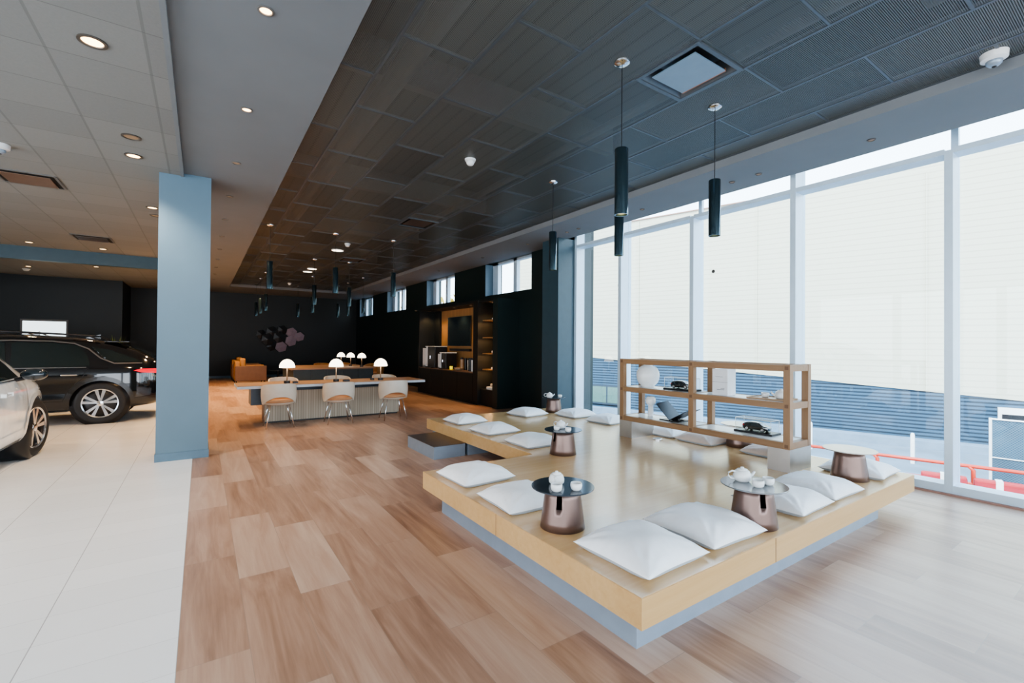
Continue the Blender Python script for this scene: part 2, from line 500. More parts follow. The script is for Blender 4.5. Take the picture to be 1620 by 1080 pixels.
# ------------------------------------------------------------------ facade windows
MU = [7.07, 5.865, 4.37, 2.88, 1.378, -.11, -1.6, -3.1, -4.6]
for i in range(len(MU) - 1):
    y1, y0 = MU[i], MU[i + 1]
    w = bpy.data.objects.new('window_%d' % (i + 1), None); link(w); w['kind'] = 'structure'
    w.location = (XF, y0, 0)
    L = y1 - y0
    b = BM(); full = (i + 1) in (0, 1, 3, 5, 7)
    box(b, 0, .22, -.034, .034, .0, 4.2 if full else 3.55); box(b, .225, .28, -.03, .03, -.2, 4.2)
    if i == 0: box(b, 0, .22, L - .034, L + .036, .0, 4.2)
    struct('mullion', b, M['alu'], w)
    b = BM(); box(b, .003, .218, .034, L - .034, 3.515, 3.57); struct('transom', b, M['alu'], w)
    b = BM(); box(b, .003, .218, .034, L - .034, 0, .10); struct('sill', b, M['alu'], w)
    b = BM(); box(b, .003, .218, .034, L - .034, 4.05, 4.2); struct('window_head', b, M['alu'], w)
    b = BM(); box(b, .200, .206, .034, L - .034, .10, 4.05); struct('glass', b, M['glass'], w)
struct('wall_header', mbox(XF, 6.9, -5, 7.1, 4.2, 4.9), M['gyp'])
struct('ceiling_soffit_outer', mbox(6.16, XF + .02, -5, 7.1, 4.2, 4.24), M['gyp'])
for i, (y, z, l) in enumerate([(6.06, 2.66, 'small round grey sticker high on the first glass bay beside the pilaster'), (4.12, 2.67, 'small round grey sticker high on the third glass bay')]):
    o = meshobj('round_sticker', lathe(BM(), [(0, 0), (.022, 0), (.028, -.002), (.028, -.004), (0, -.004)], 20, axis='x'), M['trimring'], loc=(XF + .199, y, z)); tag(o, l, 'sticker', 'stickers on the glass')

# clerestory windows
for i, (y0, y1) in enumerate(WIN):
    w = bpy.data.objects.new('window_%d' % (i + 9), None); link(w); w['kind'] = 'structure'; w.location = (6.6, y0, 2.82)
    L = y1 - y0; b = BM()
    box(b, 0, .1, 0, .06, 0, .9); box(b, 0, .1, L - .26, L, 0, .9); box(b, 0, .1, .95, 1.1, 0, .9); box(b, 0, .1, 0, L, 0, .035); box(b, 0, .1, 0, L, .84, .9)
    struct('window_frame', b, M['alu'], w)
    struct('glass', mbox(.05, .056, .06, L - .2, .03, .86), M['glass'], w)
    b = BM(); box(b, -.238, 0, 0, L, -.001, .004); box(b, -.238, 0, L - .008, L, 0, .86); struct('window_reveal', b, M['column'], w)

# ------------------------------------------------------------------ outside
gz = -2.4
struct('ground', mbox(6.9, 70, -50, 60, gz - .2, gz), M['asphalt'])
b = BM()
ang = math.atan2(-.95598, .29343)     # building direction
o = bpy.data.objects.new('neighbour_building', None); link(o); o.location = (23.267, 9.676, gz); o.rotation_euler = (0, 0, ang)
tag(o, 'long neighbouring building with cream siding above a blue grey louvred base', 'building')
# local x along the wall to the right of the photo, local y outward (away from camera is +y rotated): build wall facing the room
def zc(s): return .02 - .067 * s - gz     # lower edge of the cream siding
b = BM(); sx0, sx1 = -17.3, 24
def quadface(b, pts): b.faces.new([b.verts.new(p) for p in pts])
quadface(b, [(sx0, 0, zc(sx0)), (sx1, 0, zc(sx1)), (sx1, 0, 8.75 - gz), (sx0, 0, 8.75 - gz)])
quadface(b, [(0, 0, 8.75 - gz), (sx1, 0, 8.75 - gz), (sx1, 0, 10.4 - gz)])
quadface(b, [(sx0, 0, zc(sx0)), (sx0, 8, zc(sx0)), (sx0, 8, 8.75 - gz), (sx0, 0, 8.75 - gz)])
quadface(b, [(sx0, 0, 8.75 - gz), (sx1, 0, 8.75 - gz), (sx1, 8, 8.75 - gz), (sx0, 8, 8.75 - gz)])
meshobj('siding', b, M['cream'], o)
b = BM(); quadface(b, [(sx0, .06, 0), (sx1, .06, 0), (sx1, .06, zc(sx1) + .1), (sx0, .06, zc(sx0) + .1)]); quadface(b, [(sx0, .06, 0), (sx0, 8, 0), (sx0, 8, zc(sx0) + .1), (sx0, .06, zc(sx0) + .1)])
meshobj('louvred_base', b, M['blueslat'], o)
b = mbox(sx0 - .1, 0, -.06, .2, 8.75 - gz, 8.80 - gz); meshobj('parapet', b, M['threshold'], o)
for s in (-14, -8.4, -2.3, 3.9, 10): meshobj('downpipe', mbox(s - .03, s + .03, -.04, 0, zc(s), 8.7 - gz), M['cream'], o)
b = BM(); box(b, -11.5, -9.2, -.05, .05, .4, 1.55); p = meshobj('base_window', b, M['navy'], o)
b = BM(); box(b, -11.4, -10.4, -.07, -.04, .5, 1.45); box(b, -10.3, -9.3, -.07, -.04, .5, 1.45); meshobj('pane', b, M['greenglass'], p)
b = BM(); box(b, 5.9, 8.6, -.08, .05, 1.0, 1.7); p = meshobj('base_window', b, M['white'], o)
meshobj('pane', mbox(6.0, 8.5, -.10, -.05, 1.05, 1.45), M['black'], p)
kerb = meshobj('concrete_kerb', mbox(-18, 7.2, -1.1, -.3, 0, .28), M['concrete']); kerb.location = o.location; kerb.rotation_euler = o.rotation_euler
tag(kerb, 'long low concrete kerb at the foot of the neighbouring building', 'kerb')
for (x, y, l) in ((20.9, 5.235, 'white bollard outside, seen just before the fourth mullion'), (20.43, 8.177, 'white bollard outside, seen beside the oak shelf end')):
    t = thing('bollard', l, 'bollard', (x - .9, y, gz), group='bollards outside')
    meshobj('post', lathe(BM(), [(.06, 0), (.06, .95), (.045, 1.02), (0, 1.04)], 16), M['white'], t, auto=40)
# guard rail
def raildir():
    a = Vector((14.918, 6.203, 0)); c = Vector((15.989, 2.153, 0)); return a, (c - a).normalized()
ra0, rd = raildir(); rang = math.atan2(rd.y, rd.x)
t = thing('guard_rail', 'orange red tubular steel guard rail outside the glass wall', 'railing', (ra0.x, ra0.y, gz), rang)
b = BM(); tube(b, [(-1.6, 0, 1.0), (6.3, 0, 1.0)], .045, 8); meshobj('top_rail', b, M['redrail'], t, smooth=True)
b = BM(); tube(b, [(1.5, 0, .58), (6.3, 0, .55)], .04, 8); meshobj('lower_rail', b, M['redrail'], t, smooth=True)
for x in (-1.5, 1.5, 3.35, 4.75, 6.2):
    b = BM(); tube(b, [(x, 0, 0), (x, 0, .9), (x - .08, 0, 1.0)], .045, 8); meshobj('post', b, M['redrail'], t, smooth=True)
for i in range(6):
    t = thing('traffic_barrier', ['red traffic barrier with white bands behind the guard rail, first from the shelf', 'second red white banded traffic barrier behind the guard rail', 'third red white banded traffic barrier behind the guard rail', 'fourth red white banded traffic barrier behind the guard rail', 'fifth red traffic barrier with white bands and dark marks', 'sixth red white banded traffic barrier, nearest the frame edge'][i], 'barrier', (0, 0, 0), rang, 'red barriers outside')
    pos = ra0 + rd * (2.9 + i * .95) + Vector((-.40, 0, gz)); t.location = pos
    b = BM(); box(b, -.42, .42, -.2, .2, 0, .2, .03); box(b, -.42, .42, -.12, .12, .2, .8, .05); meshobj('block', b, M['redbar'], t)
    b = BM(); box(b, -.06, .06, -.13, .13, .2, .82); meshobj('white_band', b, M['white'], t)
t = thing('chain_link_fence', 'blue green chain link fence panel on white posts outside', 'fence', (20.176 * .83, 3.412 * .83 - .05, gz), 0)
# fence faces the room: runs along -y
fx = 20.176 * .86; fy = 3.412 * .86
t.location = (fx, fy, gz); t.scale = (1, 1.05, 1.04); t.rotation_euler = (0, 0, .12)
b = BM(); box(b, -.005, .005, -4, 0, .15, 1.95); meshobj('mesh_screen', b, M['fence'], t)
for y in (0, -2.4): meshobj('post', tube(BM(), [(-.02, y, 0), (-.02, y, 2.0)], .03, 8), M['white'], t)
b = BM(); tube(b, [(-.02, 0, 1.97), (-.02, -4, 1.97)], .022, 8); tube(b, [(-.02, 0, 1.0), (-.02, -4, 1.0)], .015, 8); meshobj('rail', b, M['white'], t)
# trees seen through the clerestory
def tree(x, y, h, mat, label):
    t = thing('tree', label, 'tree', (x, y, gz), random.random() * 6)
    meshobj('trunk', tube(BM(), [(0, 0, 0), (.05, 0, h * .5), (.1, .1, h * .75)], .16, 8, .07), M['bark'], t)
    b = BM()
    for i in range(420):
        d = Vector((random.gauss(0, 1), random.gauss(0, 1), random.gauss(0, 1))).normalized() * random.uniform(.5, 1)
        c = Vector((d.x * h * .3, d.y * h * .3, h * .72 + d.z * h * .27))
        s = random.uniform(.18, .36); ax = Vector((random.gauss(0, 1), random.gauss(0, 1), random.gauss(0, 1))).normalized()
        e1 = ax.orthogonal().normalized() * s; e2 = ax.cross(e1).normalized() * s * .6
        b.faces.new([b.verts.new(c + k) for k in (e1, e2, -e1, -e2)])
    meshobj('foliage', b, mat, t)
tree(13.5, 28, 7.5, M['leafyellow'], 'yellow autumn tree outside the clerestory window nearest the back wall')
tree(12.2, 37.5, 8, M['leafyellow'], 'tall yellow tree outside the second clerestory window from the back wall')
tree(20, 30, 8.0, M['leafgreen'], 'green tree outside the clerestory windows')
# canopy seen through the second clerestory
t = thing('yard_canopy', 'white steel canopy frame with louvres outside the clerestory above the television', 'canopy', (11.5, 21.5, gz))
meshobj('post', tube(BM(), [(0, 0, 0), (0, 0, 8)], .1, 8), M['white'], t); meshobj('post', tube(BM(), [(2, 4, 0), (2, 4, 8)], .1, 8), M['white'], t)
b = BM(); tube(b, [(0, 0, 8), (2, 4, 5.4)], .09, 8); tube(b, [(0, 0, 7.4), (2, 4, 8)], .07, 8); meshobj('brace', b, M['white'], t)
b = BM()
for i in range(14): box(b, 1.0, 3.5, 3, 3.1, 4.8 + i * .24, 4.92 + i * .24)
meshobj('louvre', b, M['concrete'], t)

# ------------------------------------------------------------------ platform
P = thing('seating_platform', 'low U shaped oak seating platform with cushions and side tables on it', 'platform')
out = [(1.715, 1.432), (5.52, 1.432), (5.52, 6.8), (2.985, 6.8), (2.985, 3.985), (1.715, 3.985)]
b = prism(BM(), out, .17, .3195)
meshobj('edge_frame', b, M['oak_side'], P)
b = prism(BM(), [(x + (.004 if x < 3 else -.004), y + (.004 if y < 2 else -.004)) for x, y in out], .3195, .3215)
meshobj('deck', b, M['oak_top'], P)
meshobj('plinth', mbox(1.80, 4.96, 1.535, 3.75, 0, .17), M['plinth'], P)
meshobj('plinth', mbox(3.02, 5.1, 5.5, 6.65, 0, .17), M['plinth'], P)
meshobj('joint_line', mbox(2.955, 2.958, 1.4305, 1.4325, .17, .32), M['peg'], P); meshobj('joint_line', mbox(1.7135, 1.7155, 2.71, 2.713, .17, .32), M['peg'], P)
t = thing('step_box', 'low bronze metal step box beside the notch of the platform', 'step')
meshobj('lid', mbox(2.515, 2.985, 5.5, 6.42, .165, .172, .002), M['bronze_dk'], t)
meshobj('body', mbox(2.52, 2.98, 5.505, 6.415, 0, .165), M['plinth'], t)

# ------------------------------------------------------------------ cushions
def cushion_mesh(seed, mat):
    rnd = random.Random(seed); n = 56; b = BM(); top = {}; bot = {}
    ph = [rnd.uniform(0, 6.28) for _ in range(12)]
    for i in range(n + 1):
        for j in range(n + 1):
            u = -1 + 2 * i / n; v = -1 + 2 * j / n
            au, av = abs(u), abs(v)
            # concave sides, pulled corners
            sx = 1 - .085 * (1 - av ** 2) * au ** 3; sy = 1 - .085 * (1 - au ** 2) * av ** 3
            x = u * .27 * sx; y = v * .27 * sy
            h = .72 * max(0, (1 - au ** 4) * (1 - av ** 4)) ** .6 + .28 * max(0, math.cos(au * PI / 2) * math.cos(av * PI / 2))
            pl = (math.sin(v * 34 + ph[6]) * math.exp(-((au - .86) / .12) ** 2) + math.sin(u * 31 + ph[7]) * math.exp(-((av - .86) / .12) ** 2)) * .0022
            r = math.hypot(au, av)
            wr = 0
            for cx, cy, k in ((1, 1, 0), (-1, 1, 3), (1, -1, 6), (-1, -1, 9)):
                dx, dy = u - cx, v - cy; a = math.atan2(dy, dx); d = math.hypot(dx, dy)
                wr += math.sin(a * 13 + ph[k]) * math.exp(-((d - .5) / .3) ** 2) * .0038
            wr += .004 * math.sin(u * 5 + ph[1]) * math.cos(v * 4 + ph[2])
            ez = .022 + .010 * (au * av) ** 2 + .004 * math.sin(3 * u + ph[4]) * math.cos(2.5 * v + ph[5])
            top[i, j] = b.verts.new((x, y, ez + h * .104 + (wr * 1.6 + pl) * h))
            if 0 < i < n and 0 < j < n: bot[i, j] = b.verts.new((x, y, max(0.0, ez - h * .07)))
            else: bot[i, j] = top[i, j]
    for i in range(n):
        for j in range(n):
            b.faces.new((top[i, j], top[i + 1, j], top[i + 1, j + 1], top[i, j + 1]))
            q4 = [bot[i, j], bot[i, j + 1], bot[i + 1, j + 1], bot[i + 1, j]]
            try: f = b.faces.new(q4); f.material_index = 1
            except ValueError: pass
    return b
cm = []
for k in range(4):
    o = meshobj('floor_cushion', cushion_mesh(k + 3, None), [M['cush'], M['piping']], smooth=True); cm.append(o)
cb = meshobj('floor_cushion', cushion_mesh(11, None), [M['cush2'], M['piping']], smooth=True)
CU = [(3.36, 6.22, .02, 'white floor cushion at the far corner above the step box'),
      (3.32, 5.31, .05, 'white floor cushion above the notch, middle of the three beside the step box'),
      (3.31, 4.41, -.03, 'white floor cushion beside the small table at the inner notch'),
      (2.03, 3.56, .04, 'white floor cushion with a dimple at the end of the near platform arm'),
      (2.02, 2.83, -.06, 'white floor cushion partly behind the table at the front left edge'),
      (2.09, 1.76, .03, 'large looking white floor cushion at the front corner of the platform'),
      (2.70, 1.76, -.05, 'white floor cushion second along the front edge, touching the teapot table'),
      (3.66, 1.73, .02, 'white floor cushion just behind the teapot table on the front edge'),
      (4.24, 1.74, -.04, 'white floor cushion overlapping its neighbour before the pale topped table'),
      (5.20, 1.76, .05, 'white floor cushion half hidden behind the pale topped table'),
      (4.60, 6.30, .10, 'white floor cushion near the back edge beside the rearmost side table'),
      (5.22, 5.77, -.03, 'white floor cushion between the rearmost table and the glass wall'),
      (5.24, 5.05, .04, 'white floor cushion directly left of the oak shelf end'),
      (5.22, 3.93, .03, 'pale cushion seen under the shelf next to its far metal foot'),
      (5.20, 3.38, -.02, 'beige cushion in the middle of the gap under the oak shelf'),
      (5.22, 2.55, .02, 'beige cushion under the shelf beside its near metal foot')]
used = False
for i, (x, y, r, l) in enumerate(CU):
    src = cb if i in (14, 15) else cm[i % 4]
    o = src.copy(); link(o); o.location = (x, y, .3215); o.rotation_euler = (0, 0, r + (PI / 2) * (i % 4)); tag(o, l, 'cushion', 'floor cushions on the platform')
    o.scale = (.96, .96, 1) if i not in (5, 6) else (1, 1, 1.05)
for o in cm + [cb]: bpy.data.objects.remove(o)

# ------------------------------------------------------------------ side tables
def cone_bm(slots=2):
    b = BM(); n = 64; zs = [0, .05, .10, .145, .20, .258]; rings = []
    for z in zs:
        r = .146 + (.112 - .146) * z / .26
        rings.append([b.verts.new((r * math.cos(2 * PI * (i + .5) / n), r * math.sin(2 * PI * (i + .5) / n), z)) for i in range(n)])
    for k in range(len(zs) - 1):
        for i in range(n):
            j = (i + 1) % n
            if zs[k] >= .145 and (i in (n - 1, 0, 62) or (slots == 2 and i in (31, 32, 30))): continue
            b.faces.new((rings[k][i], rings[k][j], rings[k + 1][j], rings[k + 1][i]))
    return b
def make_table(label, x, y, slotang, topmat, base=M['bronze']):
    t = thing('side_table', label, 'side table', (x, y, .3215), slotang, 'side tables on the platform')
    o = meshobj('base', cone_bm(), base, t, auto=50)
    md = o.modifiers.new('s', 'SOLIDIFY'); md.thickness = .004
    meshobj('tabletop', lathe(BM(), [(0, .256), (.203, .256), (.205, .258), (.205, .2625), (.203, .2645), (0, .2645)], 72), topmat, t, auto=30)
    return t
def slot(x, y, phi):     # angle so that the slot faces the camera rotated by phi
    to = math.atan2(-y, -x); return to - math.radians(phi)  # positive phi: to the right in the photo
M['disc_pale'] = plain('pale_polished_disc', (.62, .60, .56), .18, metal=.35)
M['disc_steel'] = plain('steel_polished_disc', (.34, .36, .38), .14, metal=.7)
make_table('bronze side table with dark round top and tea set at the front left edge', 1.97, 2.30, slot(1.97, 2.30, 10) , M['disc'])
make_table('bronze side table with dark round top at the inner notch', 3.29, 3.84, slot(3.29, 3.84, 50) , M['disc'])
make_table('bronze side table with reflective top and teapot on the front edge', 3.07, 1.63, slot(3.07, 1.63, -26), M['disc_steel'])
make_table('bronze side table with pale empty top near the platform right end', 4.87, 1.72, slot(4.87, 1.72, 90), M['disc_pale'])
make_table('bronze side table at the back edge near the dark pilaster', 5.20, 6.33, slot(5.2, 6.33, 90), M['disc'])
make_table('bronze side table standing behind the oak shelf', 5.32, 3.0, slot(5.32, 3, 60), M['disc_pale'])

ZTAB = .3215 + .2645
def cup(x, y, z, l, s=1.0, group='white cups'):
    b = lathe(BM(), [(0, 0), (.022 * s, 0), (.034 * s, .012 * s), (.037 * s, .03 * s), (.035 * s, .048 * s), (.033 * s, .048 * s), (.034 * s, .03 * s), (.028 * s, .012 * s), (0, .008 * s)], 24)
    o = meshobj('tea_cup', b, M['ceramic'], smooth=True, loc=(x, y, z)); tag(o, l, 'cup', group)
def teapot(x, y, z, rot, l, s=1.0):
    t = thing('teapot', l, 'teapot', (x, y, z), rot, 'white teapots')
    b = lathe(BM(), [(0, 0), (.042 * s, 0), (.058 * s, .015 * s), (.061 * s, .04 * s), (.05 * s, .07 * s), (.042 * s, .078 * s), (0, .078 * s)], 28); meshobj('pot', b, M['ceramic'], t, auto=50)
    b = lathe(BM(), [(.036 * s, .078 * s), (.034 * s, .086 * s), (.012 * s, .09 * s), (.012 * s, .1 * s), (0, .102 * s)], 20); meshobj('lid', b, M['ceramic'], t, smooth=True)
    b = tube(BM(), [(.05 * s, 0, .03 * s), (.075 * s, 0, .045 * s), (.092 * s, 0, .068 * s)], .014 * s, 10, .008 * s); meshobj('spout', b, M['ceramic'], t, smooth=True)
    pts = [(-.045 * s, 0, .068 * s), (-.075 * s, 0, .074 * s), (-.1 * s, 0, .062 * s), (-.102 * s, 0, .04 * s), (-.085 * s, 0, .022 * s), (-.052 * s, 0, .018 * s)]
    meshobj('handle', tube(BM(), pts, .006 * s, 8), M['ceramic'], t, smooth=True)
teapot(1.955, 2.345, ZTAB, 3.9 + PI, 'round white teapot facing the camera on the front left table', .85)
cup(1.855, 2.225, ZTAB, 'white cup in front of the teapot on the front left table')
cup(1.975, 2.175, ZTAB, 'white cup standing apart on the front left table')
teapot(3.07, 1.71, ZTAB, -.55, 'white teapot with loop handle on the front edge table', .95)
cup(3.02, 1.575, ZTAB, 'white cup in front of the spout on the front edge table')
cup(3.13, 1.565, ZTAB, 'white cup furthest from the handle on the front edge table')
teapot(3.31, 3.90, ZTAB, -1.2, 'white teapot on the table at the inner notch', .9)
cup(3.19, 3.83, ZTAB, 'white cup left of the teapot on the inner notch table', .9)
cup(3.24, 3.70, ZTAB, 'white cup right of the teapot on the inner notch table', .9)
teapot(5.08, 6.30, ZTAB, -.6, 'white teapot on the rearmost side table by the pilaster', .95)
cup(5.25, 6.22, ZTAB, 'white cup on the rearmost side table by the pilaster')
t = thing('floor_outlet', 'round steel floor outlet lid set into the platform deck', 'outlet', (4.80, 3.77, .3215))
meshobj('ring', lathe(BM(), [(0, 0), (.06, 0), (.06, .012), (.052, .015), (0, .015)], 28), M['chrome'], t, auto=30)
meshobj('lid', lathe(BM(), [(0, .015), (.04, .015), (.04, .019), (0, .019)], 28), M['trimring'], t, auto=30)

# ------------------------------------------------------------------ display shelf
SX0, SX1, SY0, SY1, Z0, Z1 = 4.571, 5.0, 2.09, 4.20, .535, 1.337
sh = thing('display_shelf', 'low open oak display shelf on two metal blocks standing on the platform', 'shelf')
W_ = .062
for x in (SX0, SX1 - W_):
    for y in (SY0, 3.112, SY1 - W_): meshobj('post', mbox(x, x + W_, y, y + W_, Z0, Z1, .002), M['oak_shelf_v'] if 'oak_shelf_v' in M else M.setdefault('oak_shelf_v', oak_mat('oak_shelf_upright', (.21, .115, .055), (.32, .19, .10), .4, 'z', .7)), sh)
for z in (Z0, .912, Z1 - .066):
    for x in (SX0, SX1 - W_):
        for (a, c) in ((SY0 + W_, 3.112), (3.112 + W_, SY1 - W_)): meshobj('rail', mbox(x + .003, x + W_ - .003, a, c, z, z + .063, .001), M['oak_shelf'], sh)
    for y in (SY0, 3.112, SY1 - W_): meshobj('cross_rail', mbox(SX0 + W_, SX1 - W_, y + .003, y + W_ - .003, z, z + .063, .001), M['oak_shelf'], sh)
meshobj('shelf_board', mbox(SX0 + .02, SX1 - .02, SY0 + .02, SY1 - .02, .958, .974), M['white'], sh)
meshobj('shelf_board', mbox(SX0 + .02, SX1 - .02, SY0 + .02, SY1 - .02, .581, .597), M['white'], sh)
b = BM()
for z in (Z0 + .03, .943, Z1 - .033):
    for y in (SY0 + .031, 3.143, SY1 - .031): box(b, SX0 - .002, SX0 + .003, y - .017, y + .017, z - .017, z + .017)
meshobj('joint_peg', b, M['peg'], sh)
meshobj('foot_block', mbox(SX0, SX1, SY0, SY0 + .205, .3215, .535), M['steel'], sh)
meshobj('foot_block', mbox(SX0, SX1, SY1 - .205, SY1, .3215, .535), M['steel'], sh)
ZU, ZL = .974, .597
b = lathe(BM(), [(0, 0), (.080, 0), (.082, .018), (.095, .03), (.122, .06), (.14, .10), (.146, .15), (.14, .198), (.115, .245), (.08, .272), (.06, .28), (.058, .286), (.052, .286), (.05, .275), (0, .26)], 48)
tag(meshobj('moon_jar', b, M['ceramic'], smooth=True, loc=(4.80, 3.93, ZU)), 'round white moon jar vase on the upper shelf', 'vase')
b = lathe(BM(), [(0, 0), (.034, 0), (.036, .02), (.031, .145), (.04, .158), (.058, .175), (.064, .205), (.060, .235), (.045, .255), (0, .257)], 32)
tag(meshobj('stem_vase', b, M['ceramic'], smooth=True, loc=(4.79, 3.875, ZL)), 'white vase with a knob shaped head on the lower shelf', 'vase')
t = thing('book_stand', 'black folded metal book stand on the lower shelf', 'stand', (4.79, 3.50, ZL))
def plate(p, th=.006):
    b = BM(); a = [b.verts.new(v) for v in p]; nrm = (Vector(p[1]) - Vector(p[0])).cross(Vector(p[2]) - Vector(p[0])).normalized() * th
    c = [b.verts.new(Vector(v) + nrm) for v in p]; k = len(p)
    b.faces.new(a[::-1]); b.faces.new(c)
    for i in range(k): j = (i + 1) % k; b.faces.new((a[i], a[j], c[j], c[i]))
    return b
M['stand'] = plain('navy_lacquer', (.012, .022, .04), .5)
meshobj('left_leaf', plate([(-.13, .0, .02), (.13, 0, .02), (.15, .23, .21), (-.11, .21, .19)]), M['stand'], t)
meshobj('right_leaf', plate([(-.13, .0, .02), (.13, 0, .02), (.14, -.24, .16), (-.12, -.23, .15)]), M['black'], t)
b = BM(); box(b, -.1, .1, -.12, .16, 0, .012); box(b, -.02, .02, -.05, .05, .0, .03); meshobj('base', b, M['black'], t)
t = thing('brochure_box', 'white printed brochure box standing on the upper shelf', 'box', (4.72, 2.85, ZU))
meshobj('carton', mbox(-.06, .10, -.09, .085, 0, .285, .003), M['print'], t)
b = BM(); box(b, -.0615, -.0595, -.09, .085, .143, .146); box(b, -.0615, -.0595, -.055, .03, .06, .068); box(b, -.0615, -.0595, -.055, -.01, .075, .08); box(b, -.0615, -.0595, -.035, .05, .20, .204); meshobj('printed_lines', b, M['ink'], t)
tr = thing('serving_tray', 'thin tan serving tray on the upper shelf', 'tray', (4.80, 2.37, ZU))
b = BM(); box(b, -.14, .14, -.185, .185, 0, .008, .002); meshobj('base', b, M['copper'], tr)
b = BM(); box(b, -.14, -.134, -.185, .185, .008, .018); box(b, .134, .14, -.185, .185, .008, .018); box(b, -.134, .134, -.185, -.179, .008, .018); box(b, -.134, .134, .179, .185, .008, .018); meshobj('rim', b, M['copper'], tr)
cup(4.83, 2.45, ZU + .008, 'white cup on the tan tray on the shelf', 1.05)
teapot(4.83, 2.29, ZU + .008, 2.0, 'white teapot on the tan tray on the shelf', 1.0)

# ------------------------------------------------------------------ cars
def lerp(a, b, t): return a + (b - a) * t
def interp(tab, x):
    if x <= tab[0][0]: return tab[0][1]
    for (x0, y0), (x1, y1) in zip(tab, tab[1:]):
        if x <= x1:
            t = (x - x0) / (x1 - x0); t = t * t * (3 - 2 * t) if False else t
            return lerp(y0, y1, t)
    return tab[-1][1]
# car coordinates: +x is the front, rear wheel at x=-1.40, front wheel at x=1.40
ROOF = [(-2.33, .93), (-2.28, 1.08), (-2.12, 1.22), (-1.9, 1.36), (-1.6, 1.475), (-1.2, 1.565), (-.6, 1.615), (0, 1.63), (.4, 1.60), (.75, 1.49), (1.1, 1.29), (1.38, 1.12), (1.7, 1.07), (2.0, 1.0), (2.2, .90), (2.34, .72)]
SHO = [(-2.33, .90), (-2.1, 1.02), (-1.5, 1.04), (0, .99), (1.0, .97), (1.4, .97), (1.8, .93), (2.1, .84), (2.34, .68)]
WID = [(-2.33, .70), (-2.2, .83), (-1.9, .92), (-1.4, .965), (0, .945), (1.4, .965), (1.8, .93), (2.1, .83), (2.34, .62)]
RW = [(-2.33, .66), (-2.0, .66), (-1.3, .66), (0, .69), (.75, .70), (1.2, .76), (1.6, .80), (2.1, .72), (2.34, .55)]
BOT = [(-2.33, .36), (-2.1, .26), (-1.0, .22), (1.0, .22), (2.0, .24), (2.34, .32)]
def car_body_bm():
    b = BM(); xs = [-2.33, -2.28, -2.12, -1.9, -1.6, -1.2, -.8, -.4, 0, .4, .75, 1.1, 1.38, 1.7, 2.0, 2.2, 2.34]
    rings = []
    for x in xs:
        zr, zs, w, rw, zb = interp(ROOF, x), interp(SHO, x), interp(WID, x), interp(RW, x), interp(BOT, x)
        zs = min(zs, zr - .03)
        half = [(0, zb), (w * .6, zb), (w * .93, zb + .03), (w * .985, zb + .14), (w, lerp(zb, zs, .55)), (w * .985, zs - .06), (w * .955, zs), (lerp(w * .955, rw, .55), lerp(zs, zr, .5)), (rw, zr - max(.02, .07 * (zr - zs) / .6)), (rw * .8, zr - .008), (rw * .4, zr + .004), (0, zr + .006)]
        ring = [(y, z) for y, z in half] + [(-y, z) for y, z in half[-2:0:-1]]
        rings.append([b.verts.new((x, y, z)) for y, z in ring])
    n = len(rings[0])
    for a, c in zip(rings, rings[1:]):
        for i in range(n):
            j = (i + 1) % n; b.faces.new((a[i], a[j], c[j], c[i]))
    for ring, fl in ((rings[0], 1), (rings[-1], 0)):
        h = n // 2
        # quads across the end cap
        for k in range(h):
            i0, i1 = k, k + 1; j0, j1 = (n - k) % n, (n - k - 1) % n
            vs = []
            for v in (ring[i0], ring[i1], ring[j1], ring[j0]):
                if v not in vs: vs.append(v)
            if len(vs) > 2: b.faces.new(vs if not fl else vs[::-1])
    bmesh.ops.recalc_face_normals(b, faces=b.faces)
    return b
_car = {}
def build_car_data():
    b = car_body_bm(); me = bpy.data.meshes.new('tmp'); b.to_mesh(me); b.free()
    o = bpy.data.objects.new('tmp', me); link(o)
    m = o.modifiers.new('s', 'SUBSURF'); m.levels = 2; m.render_levels = 2
    cuts = []
    bvh_src = None
    dg = bpy.context.evaluated_depsgraph_get(); dg.update()
    ev = o.evaluated_get(dg); tmp = bpy.data.meshes.new_from_object(ev)
    bb = BM(); bb.from_mesh(tmp); _car['bvh'] = BVHTree.FromBMesh(bb); bb.free()
    for x in (-1.40, 1.40):
        for s in (-1, 1):
            cb_ = lathe(BM(), [(.425, s * .62), (.425, s * 1.3)] if s > 0 else [(.425, -1.3), (.425, -.62)], 40, (x, 0, .375), 'y')
            bmesh.ops.recalc_face_normals(cb_, faces=cb_.faces)
            cme = bpy.data.meshes.new('c'); cb_.to_mesh(cme); cb_.free(); co = bpy.data.objects.new('c', cme); link(co); cuts.append(co)
            md = o.modifiers.new('b', 'BOOLEAN'); md.object = co; md.operation = 'DIFFERENCE'; md.solver = 'EXACT'
    dg.update(); ev = o.evaluated_get(bpy.context.evaluated_depsgraph_get()); fin = bpy.data.meshes.new_from_object(ev)
    for c in cuts: bpy.data.objects.remove(c)
    bpy.data.objects.remove(o)
    for p in fin.polygons: p.use_smooth = True
    fin.set_sharp_from_angle(angle=math.radians(38))
    fin.name = 'car_body'; fin.materials.clear(); _car['body'] = fin
